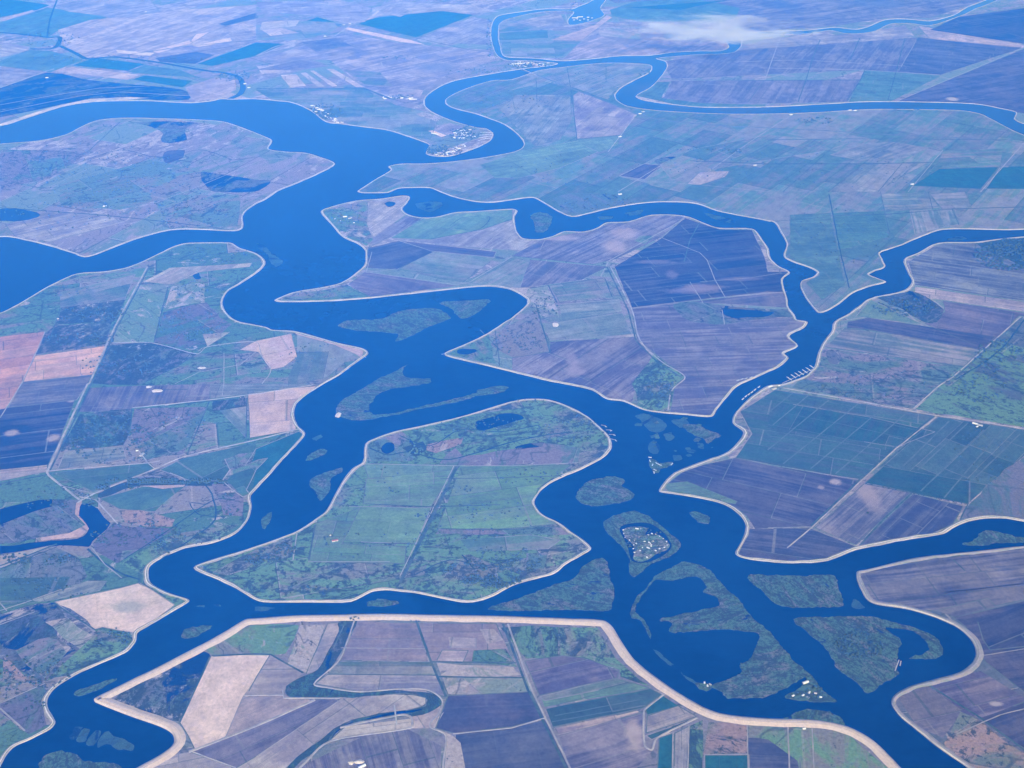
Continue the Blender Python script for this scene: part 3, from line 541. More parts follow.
('F','ww','-60,630 0,615 54,603 95,630 93,647 45,680 0,660 -60,660',dict(wt=.5,pal=.4)),
('F','wwd','0,623.5 37.5,613.5 52,625 57.5,636 15,651 0,641',dict(wt=1.25)),
('F','wp','47.5,621 65,618.5 92.5,636 80,648.5 50,628.5',dict(pal=.55)),
('F','wl','38,640 58,636 72,648 45,678 14,652',dict(pal=.4)),
('F','wk','2.5,658.5 10,663.5 27.5,678.5 15,688.5 2.5,681',{}),
('F','wl','0,703 42.5,683.5 46,693.5 42.5,716 50,723.5 27.5,736 0,711',dict(base=(.15,.13,.15))),
('F','wgb','100,627 127.5,635 130,646 95,663.5 45,681 75,653.5',{}),
('F','wg','0,712 25,736 2,765 -60,800 -60,712',{}),
# upper left island
('E','lav','5,224.5 50,212 105,214.5 125,222 50,242 15,236',dict(dirn=(20,235,105,216),stripe=1.,width=60)),
('E','pond','0,209.5 15,208 42.5,214.5 20,221.5 0,221 -30,222 -30,210',{}),
('E','pond','102.5,192 119,193 115,200 107,200',{}),
('E','pond','164,152.5 184,150 182.5,157.5 165,164',dict(cls='peam')),
('E','ww','135,122.5 195,122.5 185,130 187.5,140 162.5,142.5 160,130',dict(wt=.9)),
('E','ww','200,172.5 225,175 256,180 271,181 262,189 250,192 215,192 205,185',dict(wt=1.2)),
('E','wl','0,150 40,150 90,152 50,178 0,190',{}),
('E','wg','60,185 150,160 200,170 200,190 120,210 60,205',dict(base=(.14,.2,.13))),
('E','wg','150,195 240,195 238,226 170,228',dict(base=(.13,.19,.12))),
# far left land
('A','teal','-200,-10 0,-2 50,5 37.5,10 0,17.5 -200,30',{}),
('A','tanl','0,19 32.5,10 35,12.5 5,21 -100,30',{}),
('A','grn','0,22.5 47.5,7.5 107.5,17.5 57.5,31 47.5,37.5 0,31 -100,34',{}),
('A','lav','50,5 90,-3 150,0 160,12 115,17 70,12',{}),
('A','lavp','58,30 90,20 130,16 180,10 256,5 256,25 200,45 112,57 88,58 62,46',dict(blotch=1.,stripe=1.)),
('A','lav','112,57 200,45 256,25 306,21 256,41 197,64 155,62',dict(stripe=1.)),
('A','tan','152,51 190,40 193,43 158,53',{}), ('A','tan','116,50 155,53 150,56 118,53',{}),
('A','tan','192,46 230,38 232,41 200,47',{}), ('A','tan','165,47 190,42 196,34 210,32 190,44 168,49',{}),
('A','peam','155,58 197,52 215,55 195,64 160,62',{}),
('A','peam','218,24 256,13 258,18 225,26',{}),
('A','grn','0,61 30,50 50,51 82.5,60 50,72.5 0,66 -80,66',{}),
('A','lav','0,42 30,47 26,51 0,58 -80,60 -80,40',{}),
('A','lav','0,67.5 45,71 0,87.5 -80,100 -80,68',{}),
('A','teal','72.5,65.5 95,58 145,64 127.5,71',{}),
('A','tanl','52.5,71 72.5,67 140,75 127.5,80',{}),
('A','grn','127,72 145,65 180,70 200,78 145,74',{}),
('A','teal','132.5,79.5 145,75.5 192.5,81 182.5,87.5',{}),
('A','lavp','185,87.5 215,77.5 235,80 236,90 212.5,100 192.5,100',dict(stripe=.2)),
('A','wwd','-80,100 0,88 47.5,72.5 87.5,80 185,90 190,100 110,99 60,105 0,117.5 -80,130',dict(wt=1.25,pal=.3)),
('A','tanw','0,124 30,114 60,105 90,99 130,97 150,98 110,101 60,108 30,118 0,127',dict(nomargin=1)),
('A','teal','197.5,64 256,42.5 286,44 256,56 212.5,66',{}),
('A','teal','306,21 318.5,17 341,22.5',{}),
('A','grlv','256,25 306,21 343,24 330,33 300,40 256,40',{}),
('A','teal','358.5,24 373.5,18 441,11 473.5,15 416,37.5',{}),
('A','lav','256,2 340,0 372,8 365,22 345,24 318,16 262,12',{}),
('A','lavp','372,8 400,2 470,5 500,12 470,13 440,11 372,17',{}),
('A','lav','416,39 473,17 492,20 489,30 491,45 420,42',dict(spots=[(450,30,20,3,(.5,.4,.36))])),
('A','tan','343.5,29 348.5,27.5 411,40 426,45 400,42',{}),
('A','lav','256,60 290,50 343,33 400,43 430,46 490,50 497,60 470,68 440,78 420,93 390,98 363,87 330,60',dict(dirn=(343,70,440,50),stripe=.8,spots=[(437,67,30,6,(.10,.12,.16)),(275,69,20,4,(.6,.48,.42)),(292,52,14,3,(.5,.42,.38))])),
('A','tanl','326,69 333.5,69 366,87.5 356,87.5',{}), ('A','tanl','310,71 314,70.5 338,86 332,87',{}), ('A','lavp','300,73 306,72.5 325,86.5 318,87',{}),
('A','tanl','262,22 300,20 296,26 260,30',dict(nomargin=1)),('A','tanl','262,30 282,28 300,33 270,36',{}),('A','tanl','256,66 284,64 292,72 262,74',dict(blotch=1.3)),('A','lavd','300,42 336,38 352,46 316,52',{}),('A','lavd','256,70 300,60 330,66 300,70',dict(blotch=1.2)),
('A','tanl','280,75 296,74 306,86 290,87',{}),('A','grlv','344,70 380,72 392,86 366,86',{}),('A','lavp','400,88 424,90 420,97 396,96',{}),('A','lavp','380,12 392,4 412,12 400,17',{}),('A','tanl','366,20 378,10 384,14 372,19',{}),
('A','grlv','256,90 363,88 395,105 440,115 430,140 400,134 341,122 311,108 270,99',dict(blotch=1.,spots=[(330,93,30,3,(.4,.32,.3))])),
('A','tan','428,131 433,130.5 447,135.5 441,137',{}), ('A','lav','433,130 450,123 463,127 448,135',{}),
('A','wp','416,114 424,112 443,118 438,122',{}),
# far middle land
('B','grlv','500,23 512,19 567,24 549.5,29 512,31 499,32',{}),
('B','lav','512,22 559.5,12.5 567,24 549.5,29',{}),
('B','grn','500,33 547,30 549,38 512,40 500,40',{}),
('B','grlv','502,42 582,41 562,56 517,56 503,54',{}),
('B','tanp','551,40 594.5,25 607,15 612,17.5 582,40',{}),
('B','lav','582,41 596,36 700,42 728,40 730,49 650,55 592,58 562,60',{}),
('B','wp','598,31 612,27 640,33 640,40 600,36',{}),
('B','grn','610,10 640,0 700,0 760,10 730,20 640,22 612,16',dict(blotch=1.)),
('B','lavv','700,0 768,-5 980,-20 985,0 930,18 885,18 835,26 768,31 745,33 735,20 740,8',dict(dirn=(768,20,900,0),spots=[(780,5,30,6,(.06,.07,.12)),(880,3,50,6,(.08,.09,.14))])),
('B','teal','620,8 700,2 730,0 680,10',{}),
('B','lavd','600,-4 900,-40 1000,-20 985,0 700,-2 615,3',{}),
# far right land
('C','lavd','745,50 918,37.5 898,72.5 865,70 672,79 662,62 700,56',dict(dirn=(745,60,768,40),stripe=.8,width=60)),
('C','lavz','672,81 768,80.5 860.5,80 848,102 747,104 700,103 663,99',dict(dirn=(760,80,745,101),stripe=.7,width=60)),
('C','grn','637,96 657,82 670,82 661,98 700,103 765,105 765,109 690,108',{}),
('C','grn','865.5,70 940.5,76 888,103 848,103 860,80',{}),
('C','peav','918,37.5 1024,47.5 940.5,75 898,72.5',{}),
('C','lavp','918,26 925,27 1024,45 1024,48 930,39',dict(stripe=1.)),
('C','peav','1024,49 1200,20 1200,130 1010,112 1000,108 898,101',dict(dirn=(920,100,1100,70),spots=[(952,99,8,2.5,(.7,.6,.55))])),
('C','peat','958,17 1024,8 1200,-10 1200,15 1024,44 930,30',dict(stripe=.7)),
('C','lav','768,38 835,35 905,26 915,36 760,49 742,48',{}),
# middle island far
('D','lav','573,96 579.5,91 637,115 619.5,135 577,139',{}),
('D','peav','619.5,176 644.5,164 662,166 644.5,179.5',{}),
('D','ww','654.5,160 670,157 678,158 672,163 660,166',dict(wt=1.1)),
('D','ww','671,165 690,158 700,157 690,166 676,171',dict(wt=.8)),
('D','tanp','935.5,168 965.5,167.5 980.5,153 943,154',{}),
('D','lavp','687,184 700,172 730,171 725,177 700,185',dict(blotch=1.)),
('D','lavp','715,150 740,144 755,150 735,158',{}),
('D','teal','930.5,169 998,167.5 980.5,189 913,186',dict(stripe=1.)),
('D','grlv','943,151 1003,148 1000,167 935,168',{}),
('D','teal','1000.5,167.5 1100,163 1100,190 985.5,189',{}),
('D','grlv','512,97 530,97 560,105 545,120 520,118 515,110',dict(blotch=1.)),
('D','grl','577,140 620,136 618,145 600,152 570,150',{}),
('D','grl','524,150 575,141 598,152 560,168 520,178 495,178 480,165',dict(stripe=1.)),
('D','lavg','505,92 560,72 615,66 645,66 640,75 615,90 608,100 575,88 545,82',{}),
('D','lavg','500,110 515,95 570,95 572,120 560,140 535,146 526,138',dict(blotch=1.)),
('D','grlv','660,165 690,150 768,135 850,142 830,150 768,160 700,172 672,180',{}),
('D','lavg','828,192 863,164 928,163 905,175 880,192',dict(dirn=(828,192,863,164),stripe=1.,width=50)),
('D','grn','903,191 930,165 945,165 912,186 908,192',{}),
('D','lavg','830,155 860,145 890,142 930,148 905,158 860,160',{}),
('D','wgs','552,198 572,193 619.5,194.5 609.5,207 577,214 565,210',dict(wt=.7)),
('D','lavg','881,194 928,193 940,208 886,212',dict(stripe=1.)), ('D','lavg','930,194 965,192 972,208 942,209',{}), ('D','lavg','910,211 955,209 960,224 915,234',dict(dirn=(912,212,918,232),stripe=1.)),
('D','grn','832,213 884,211 888,237 850,248 838,250',{}),
('D','grn','790,215 830,213 838,250 845,285 822,300 806,283 820,275 790,258',dict(blotch=.9)),
]
# lines on the ground: kind, land level, width m, points (open)
LN = [
('track',22,'0,112 40,104 80,96 120,92 190,96'),('ditch',26,'0,100 60,92 120,90 188,92'),('track',22,'0,105 50,96 100,88 150,86'),('track',20,'62,47 120,40 180,36 250,26'),('ditch',26,'112,57 180,47 256,40'),('ditch',22,'416,38 470,50 492,52'),('track',20,'500,41 582,41 614,20'),
('ditch',20,'512,31 560,30 600,24'),('track',20,'735,62 800,60 905,66'),('ditch',14,'905,38 896,72 888,100'),('track',14,'780,38 772,60 765,80'),('ditch',14,'820,40 812,60 806,80 798,102'),('ditch',14,'860,38 850,60'),
('ditch',10,'700,222 690,240 684,262'),('track',9,'480,250 500,232 520,240'),('ditch',10,'431,239 481,230 512,219'),('track',9,'396,269 366,273 372,252'),
('creek',16,'0,208 60,212 130,218 200,226'),('creek',12,'20,170 70,165 120,150 160,158 200,150 232,160'),('ditch',12,'120,122 90,150 40,175 0,186'),('track',12,'150,205 200,186 262,160 300,157'),
('creek',14,'370,448 388,455 410,452 440,460 470,455 520,440 570,432'),('creek',10,'400,436 430,446 460,430 500,432 540,425'),('ditch',8,'440,479 505,478 560,476'),('creek',8,'415,575 450,560 480,566 520,560'),
('ditch',9,'75,329 110,322'),('ditch',9,'60,309 50,340'),('track',8,'224,353 224,384 222,396'),('track',8,'256,352 240,365 200,372 175,384'),('ditch',9,'195,355 180,365 140,385'),
('creek',12,'160,560 190,540 215,520 212,495 205,485'),('creek',14,'88,549 100,560 118,572 140,580'),('track',9,'92,548 105,565 122,578'),

('road',20,'147.5,267 115,327 89,384 87.5,384 47.5,471.5 50,476.5 80,500'),('ditch',13,'149.5,267 117.5,327 91.5,384 49.8,471.5'),
('road',16,'82.5,500 96,493 152.5,470 185,456.5 256,440 298.5,429'),('road',12,'132.5,408 210,400 256,394 313.5,385'),
('road',10,'45,332 35,355 22,383 0,418'),('road',9,'48,471 150,463 160,461'),('ditch',12,'52,474 0,484'),('ditch',10,'168,287 154,342'),
('road',10,'112,343 152,343 197,354 207,347 256,342 262,356 271,370 262,384'),('road',9,'138,450 148,463 155,469'),
('ditch',10,'210,400 187,455'),('ditch',9,'132,409 130,431'),('ditch',9,'247,398 246,438'),('track',10,'170,473 183,478 186,482'),('track',10,'230,470 222,481 234,491 243,497 250,495'),
('track',9,'80,500 91,493 62,486'),('creek',10,'125,559 165,533 205,505 220,499 235,500'),('creek',8,'205,505 190,503 200,515 225,517'),
('ditch',22,'457,466.5 403.5,576 400,583'),('track',9,'454,466 400,576'),('ditch',8,'365,504 430,507 500,505'),('ditch',7,'343,543 415,544'),('ditch',10,'441,529 512,530 560,527'),('track',9,'363,464 460,466 512,466 578,463'),
('track',9,'297,533 293,560'),('ditch',12,'315,525 309,560'),('track',7,'390,562 308,562'),('creek',10,'462,555 475,570'),
('road',14,'508,624 532,690 570,768 590,812'),('ditch',14,'503,624 528,690 566,768 586,812'),('road',9,'453,734 512,728 545,718'),
('ditch',14,'416,620 431,662 437,676 446,697'),('ditch',12,'431,662 516,663'),('ditch',9,'437,677 525,678'),('track',7,'341,648 425,649'),('ditch',6,'327,674.5 437,675.5'),
('road',11,'284,695 244,695.5'),('road',14,'283,690 284,698 340,698.5'),('road',20,'189,752 226,738 256,726 315,700'),('road',9,'190,751 236,768'),('ditch',9,'180,722 210,657'),('ditch',12,'212,656 256,654 271,655 303,673'),('track',8,'256,757 342,699'),
('road',16,'340,728 360,723 395,716 405,715 411,718 411,728 331,741 300,768 270,800'),('track',7,'395,713 396,718'),('road',12,'355,618 348,640 338,662 314,684 330,688 360,692 400,689 428,690 442,700 440,712 430,726 446,736 443,768 445,800'),
('road',14,'663,695 648,707 644,712 644.5,745 652,750 657,738 697,718'),('track',8,'673,733 672,800'),('track',8,'689,726 687,800'),('track',8,'747,724 749,800'),('track',8,'706,755 748,755'),
('track',10,'788,724 790,790'),('track',8,'812,727 815,790'),
('ditch',14,'928,685 980,718 1024,750 1100,805'),('track',9,'957,734 1000,715 1060,700'),('track',8,'981,656 1024,649 1100,640'),('ditch',8,'953,560 965,571'),
('road',13,'783,388 868,403 933,415 975,421 1024,429 1100,444'),('road',13,'1020.5,317 953,377 938,386.5 913,409'),('ditch',10,'1023,317 955,378'),
('road',12,'936,417 895.5,449 860,482 813,526.5 787,548'),('ditch',12,'933,417 892,449 857,482 811,526'),('ditch',12,'912,493 884,519 860,545'),('ditch',10,'865,484 912,493 968,504 960,520'),('track',7,'768,528 811,527'),
('ditch',9,'847,329 868,330 980,350'),('ditch',9,'825,347 963,367'),('creek',14,'1024,320 1005,345 985,362 972,370 955,380'),('creek',8,'985,362 1010,368'),
('road',14,'610,266 632,310 640,340 662,362 685,377 672,390 668,410'),('ditch',14,'607,267 628,310 636,341 658,363 682,378'),('ditch',9,'512,256 592,264.5 607,267'),('ditch',8,'582,279.5 607,267'),('track',13,'607,262 684.5,219'),
('track',10,'662,238 700,253 707,260 715,280 725,297'),('track',10,'724.5,324.5 722,310'),('track',8,'632,308 724,297 787,292'),('track',7,'690,282 703,303'),('track',7,'700,282 750,278 782,273'),
('ditch',11,'605,279 612,297'),('ditch',11,'548,285 557,303'),('ditch',8,'532,288 605,278'),('ditch',7,'560,303 620,299'),('ditch',7,'562,321 622,312'),('ditch',13,'536,305 550,352'),('track',12,'365,272 456,285 470,282 512,257'),
('ditch',12,'340,285 371,297'),('track',10,'366,246 391,238'),('ditch',9,'480,330 500,350'),('ditch',8,'495,330 500,366'),('ditch',6,'512,358 550,352'),
('creek',7,'450,226 462,218 490,217 478,230 455,228'),('ditch',6,'463,282 478,272'),
('rail',26,'521,70 534,74 570,88 612,104 640,115 662,120 700,124 768,128 830,131 893,135 960,138 1024,142.5 1100,146'),
('ditch',10,'567,67.5 571,90 577,140'),('ditch',9,'606,64 606,82'),('ditch',9,'536,77 537,102'),('road',12,'636,115 608,152'),('track',12,'768,130 747,144 700,178'),('track',12,'768,130 792,115'),
('ditch',22,'768,140 850,139 960,139.5 1100,141'),('ditch',9,'768,172.5 815.5,140'),('ditch',9,'783,192 835.5,145'),('ditch',9,'828,192 868,160 900,140'),('ditch',8,'878,192 903,162.5'),('track',9,'908,192 943,150'),('ditch',26,'690,161 768,164 863,164 933,162.5'),
('track',12,'980.5,192 1024,143'),('creek',12,'829,194.5 836,230 840,250 849,288'),('ditch',7,'880.5,192 885,214 890.5,237'),('ditch',18,'830,216 885.5,214.5 955,209 1100,205'),('ditch',8,'928,192 933,210'),('ditch',8,'952,209 959,225'),('ditch',14,'768,222 829,217'),
('ditch',6,'838,250 880,248'),('track',8,'630,180 700,185 770,192'),('track',14,'618,192 660,166'),('track',9,'619,176 644,164 662,165 645,179.5 619,176.5'),
('track',14,'1110,25 1024,47.5 950,79 898,101'),('ditch',16,'865,70 860,81 847,101'),('ditch',30,'768,80.5 860,80'),('ditch',30,'672,80 768,80.5'),('ditch',9,'764,81 748,102'),('track',24,'760,68 860,70 940,75'),
('track',34,'256,56 281,45 331,37.5 351,25 372,17 441,11 470,14'),('track',30,'356,24 343,24 318,17'),('ditch',40,'256,89 363,88 391,99'),('track',26,'383,68 381,62 400,58 490,45'),('ditch',7,'343,34 400,47 445,52'),
('road',30,'0,88 47,71 54,69'),('creek',75,'-60,30 0,32.5 50,37.5 60,37.5 57,46 50,49 30,49'),('creek',75,'60,46 75,53 87.5,59 112,57 155,62 195,69 215,72'),
('track',8,'47,188 162,135'),('track',7,'200,172 250,150'),('ditch',6,'0,180 60,192 130,215'),('creek',30,'47,38 50,20 57,0'),('creek',20,'195,67 170,62'),('track',10,'150,10 147,15 152,18'),
('ditch',10,'0,569 57,547'),('ditch',16,'0,566 30,555 57,544'),('track',10,'-60,620 0,611 30,601 60,590 75,588'),('track',9,'7,611 0,603'),('track',8,'0,703.5 45,683.5'),('track',12,'0,708.5 25,731'),('ditch',10,'55,604 95,630'),
('road',12,'80,497 96,500 118,524'),('track',8,'35,612 0,625'),
]
# narrow channels opened in the land: width at start and end, points
CH = [
(60,45,'221,102 232,98 240,94 243,88 241,80 236,76 225,73 214,71.5'),
]


HAZE_D, SKY, SUN, EXPO = 2.85e-5, .095, 4.8, .24
FC.update({
 'lavb': ((.28, .20, .17), (.20, .155, .155), 30, .8, .8), 'lavv': ((.24, .20, .20), (.09, .076, .095), 42, .9, .7), 'lavj': ((.21, .19, .18), (.07, .066, .078), 45, 1., .6),
 'lavz': ((.22, .18, .19), (.10, .082, .105), 40, 1., .5), 'lavK': ((.30, .25, .24), (.22, .19, .19), 30, .5, .7), 'lavJ': ((.17, .155, .15), (.12, .12, .11), 40, .8, .6),
 'peav': ((.12, .10, .112), (.048, .046, .062), 44, .9, .5), 'grt': ((.05, .10, .06), (.075, .10, .075), 34, .8, .4), 'grdg': ((.075, .135, .065), (.06, .10, .055), 26, .4, .6),
 'grlG': ((.145, .25, .09), (.13, .175, .10), 60, .8, .7), 'pinl': ((.62, .35, .22), (.40, .25, .19), 40, .8, .8), 'wtan': ((.44, .32, .27), (.28, .26, .19), 24, .6, .9),
 'tanp': ((.52, .36, .29), (.42, .31, .27), 26, .5, .8), 'tanw': ((.62, .48, .42), (.30, .28, .25), 20, .5, 1.2), 'sand': ((.66, .50, .40), (.55, .42, .35), 22, .4, .6),
 'pond': None, 'slow': None,
 'grlvB': ((.125, .19, .125), (.15, .17, .14), 34, .7, .9),
})
W_.update({
 'wwb': dict(base=(.06, .10, .08), alt=(.11, .10, .10), alta=.6, scr=.6, pal=.08, wt=.35), 'wwd': dict(base=(.08, .08, .10), alt=(.05, .09, .07), alta=.5, scr=.5, pal=.25, wt=.8),
 'wgy': dict(base=(.14, .24, .08), alt=(.10, .11, .09), alta=.6, scr=.45, pal=.1), 'wgd': dict(base=(.09, .18, .07), alt=(.13, .15, .10), alta=.5, scr=.72, pal=.08),
 'wgs': dict(base=(.10, .15, .12), alt=(.15, .15, .15), alta=.5, scr=.3, pal=.25, wt=.6), 'wlg': dict(base=(.17, .15, .15), alt=(.09, .14, .10), alta=.55, scr=.2, pal=.2),
 'lavK': dict(base=(.22, .19, .18), alt=(.15, .16, .12), alta=.5, scr=.3, pal=.3), 'lavJ': dict(base=(.15, .14, .14), alt=(.10, .11, .10), alta=.5, scr=.2, pal=.15),
 'grlvB': dict(base=(.105, .19, .12), alt=(.165, .165, .145), alta=.6, scr=.22, pal=.22, scale=1.6),
})
P = lambda s: [tuple(float(v) for v in t.split(',')) for t in s.split()]
NICE = {'pond': 'pond', 'slow': 'slough_water', 'slo': 'slough_bed', 'fo': 'woodland_floor', 'ma': 'marsh_island', 'mas': 'shoal'}

# ---- ground and river sheets
def grid_sheet(name, half, z, mat, n=24, cy=40000):
    vs = [(-half+2*half*i/n, cy-half+2*half*j/n, z) for j in range(n+1) for i in range(n+1)]
    fs = [(j*(n+1)+i, j*(n+1)+i+1, (j+1)*(n+1)+i+1, (j+1)*(n+1)+i) for j in range(n) for i in range(n)]
    return tag(mesh_obj(name, vs, fs, mat), kind='structure')
grid_sheet('ground', 110000, -12, wild_mat('river_bed_soil', (.12, .15, .1), (.2, .17, .15)))
grid_sheet('river', 109000, 0, WATER)

# ---- land tiles: every land is cut once into its fields (no two sheets overlap)
LZ = 1.6
WL = {}
def wpoly(pts, n=4, amp=5, sc=60, step=45, smooth=True):
    s = catmull(pts, True, n) if smooth else pts
    w = [G(p) for p in s]; w = dens(w, step)
    return [wob(wob(p, amp, sc), amp*1.6, sc*4) for p in w]
for key, cls, lw, lk, txt in LANDS: WL[key] = wpoly(P(txt), amp=4 if lk != 'wide' else 2)
mats = {}
def ground_mat(cls, o, w, key):
    ang = 0
    if 'dirn' in o: a, b = G(o['dirn'][:2]), G(o['dirn'][2:]); ang = math.atan2(b[1]-a[1], b[0]-a[0])
    elif w: ang = math.atan2(w[1][1]-w[0][1], w[1][0]-w[0][0])
    if cls in ('pond', 'slow'): return PONDM
    if cls in W_ and not (cls in FC and FC[cls] and key != 'base'):
        d = dict(W_[cls]); 
        for q in ('wt', 'pal', 'scr', 'alta', 'base', 'scale', 'alt', 'spots'): 
            if q in o: d[q] = o[q]
        d['ang'] = rnd.uniform(0, 3); d['wt'] = .32+.24*d['wt'] if d.get('wt') else 0
        return wild_mat('rough_'+cls, **d)
    A, B, wd, st, bl = FC[cls]
    return field_mat('field_'+cls, A, B, ang, o.get('width', wd), o.get('stripe', st), o.get('blotch', bl), o.get('spots', ()), plot=o.get('plot', .12 if cls in ('teal', 'tan', 'peam') else .7), psize=o.get('psize', rnd.choice((180, 240, 330))))
S = 1000.0
for key, cls, lw, lk, txt in LANDS:
    lp = WL[key]
    loops = [lp]; info = [None]
    for (lk2, c2, t2, o) in F_:
        if lk2 != key: continue
        p = P(t2); p = p if c2 not in ('pond', 'slo', 'slow', 'ma', 'fo', 'ww', 'wwd', 'wwb') else catmull(p, True, 3)
        w0 = [G(q) for q in p]; raw = w0[:]
        w = dens(w0, 120)
        amp = 5 if c2 in FC and FC[c2] else 30
        w = [wob(q, amp, 130) for q in w]
        loops.append(w); info.append((c2, o, raw))
    if key == 'A':
        for (wa, wb, t2) in CH:
            c = [G(q) for q in catmull(P(t2), False, 4)]; L, Rr = [], []
            for i, q in enumerate(c):
                a, b = c[max(i-1, 0)], c[min(i+1, len(c)-1)]; dx, dy = b[0]-a[0], b[1]-a[1]; d = math.hypot(dx, dy); hw = .5*(wa+(wb-wa)*i/len(c))*1.6
                L.append((q[0]-dy/d*hw, q[1]+dx/d*hw)); Rr.append((q[0]+dy/d*hw, q[1]-dx/d*hw))
            loops.append(L+Rr[::-1]); info.append(('slow', {}, L))
    vs, es, fs = [], [], []
    for lpp in loops:
        b = len(vs); vs += [Vector((q[0]/S, q[1]/S)) for q in lpp]; fs.append(list(range(b, b+len(lpp))) if area(lpp) > 0 else list(range(b, b+len(lpp)))[::-1])
    eds = [(f_[i-1], f_[i]) for f_ in fs for i in range(len(f_))]
    ov, oe, of, o1, o2, o3 = delaunay_2d_cdt(vs, eds, [], 0, 1e-6, False)
    bb = [(min(q[0] for q in l), max(q[0] for q in l), min(q[1] for q in l), max(q[1] for q in l)) for l in loops]
    bucket = {}
    for f in of:
        cx = sum(ov[v].x for v in f)/len(f)*S; cy = sum(ov[v].y for v in f)/len(f)*S
        hit = [i for i in range(len(loops)-1, -1, -1) if bb[i][0] <= cx <= bb[i][1] and bb[i][2] <= cy <= bb[i][3]]
        if 0 not in hit or not inside((cx, cy), lp): continue
        top = next((i for i in hit if i and inside((cx, cy), loops[i])), 0)
        bucket.setdefault(top, []).append(f)
    a_, b_ = {'A': ((0, 90), (190, 48)), 'B': ((512, 41), (582, 41)), 'C': ((768, 105), (860, 80)), 'D': ((768, 172), (815, 140)), 'E': ((47, 188), (162, 135)), 'H': ((512, 256), (607, 267))}.get(key, ((0, 337), (45, 332)))
    a_, b_ = G(a_), G(b_); an = math.atan2(b_[1]-a_[1], b_[0]-a_[0])
    if key == 'D': land = field_mat('plain_D', (.10, .17, .10), (.20, .185, .155), an, 60, .9, 1., (), plot=.75, psize=420)
    else: land = wild_mat('plain_'+key, **dict(W_[cls], ang=an, psize=620 if key in 'ABCE' else 380, plot=.55))
    for idx, tris in sorted(bucket.items()):
        used = {}; nv = []; nf = []
        z = LZ
        for f in tris:
            t = []
            for v in f:
                if v not in used: used[v] = len(nv); nv.append((ov[v].x*S, ov[v].y*S, z))
                t.append(used[v])
            nf.append(t)
        if idx == 0: mt, nm = land, 'land'
        else:
            c2, o, raw = info[idx]
            if 'cls' in o: c2 = o['cls']
            mt = ground_mat(c2, o, raw, 'f'); nm = NICE.get(c2, 'field' if c2 in FC else 'rough_pasture')
        tag(mesh_obj(nm, nv, nf, mt), kind='structure')
    # bank down to the river bed
    n = len(lp); bv = [(q[0], q[1], LZ) for q in lp]+[(q[0], q[1], -11) for q in lp]
    tag(mesh_obj('river_bank', bv, [(i, (i+1) % n, n+(i+1) % n, n+i) for i in range(n)], land), kind='structure')

# ---- marsh islands, lagoon, resort island
def plate(name, w, z, z0, mat, kind='structure'):
    n = len(w); vs = [Vector((q[0]/S, q[1]/S)) for q in w]
    ov, oe, of, *_ = delaunay_2d_cdt(vs, [(i-1 if i else n-1, i) for i in range(n)], [], 0, 1e-6, False)
    of = [f for f in of if inside((sum(ov[v].x for v in f)/3*S, sum(ov[v].y for v in f)/3*S), w)]
    # gently domed top: rim lower than the middle
    V = [(v.x*S, v.y*S, z) for v in ov]; F = [list(f) for f in of]; b = len(V)
    cx = sum(q[0] for q in w)/n; cy = sum(q[1] for q in w)/n
    V += [(q[0], q[1], z) for q in w]+[(q[0]+(q[0]-cx)*.01, q[1]+(q[1]-cy)*.01, z0) for q in w]
    F += [(b+i, b+(i+1) % n, b+n+(i+1) % n, b+n+i) for i in range(n)]
    return tag(mesh_obj(name, V, F, mat), kind=kind)
MW = []
for cls, txt in MARSH:
    w = wpoly(P(txt), amp=11, sc=45, step=14); w = [wob(q, 9, 22) for q in w]; MW.append(w)
    d = dict(W_[cls]); d['ang'] = rnd.uniform(0, 3); 
    plate(NICE[cls], w, .9 if cls == 'ma' else .35, -2, wild_mat('reeds', **d))
r3 = random.Random(5)
for i in range(26):
    px, py = r3.choice(((650, 424), (700, 430), (655, 446), (680, 452), (690, 420), (660, 438), (704, 444))); px += r3.uniform(-12, 12); py += r3.uniform(-5, 5); s_ = r3.uniform(.6, 2.4)
    pl_ = [(px+s_*2*math.cos(a*.785)*r3.uniform(.5, 1.2), py+s_*math.sin(a*.785)*r3.uniform(.5, 1.2)) for a in range(8)]
    w = wpoly(pl_, amp=8, sc=30, step=14); plate('shoal', w, .3+.01*i, -2, wild_mat('reeds', **W_['mas' if i % 3 else 'ma']))
lag = wpoly(P(LAGOON), amp=5, step=25)
plate('lagoon', lag, 1.2, .5, PONDM)
res = wpoly(P(RESORT), amp=5, step=25)
plate('resort_ground', res, 2.0, .5, wild_mat('resort_lawn', (.13, .22, .11), (.22, .20, .16), plot=0, alta=.55, scr=.5, pal=.4, scale=.35))

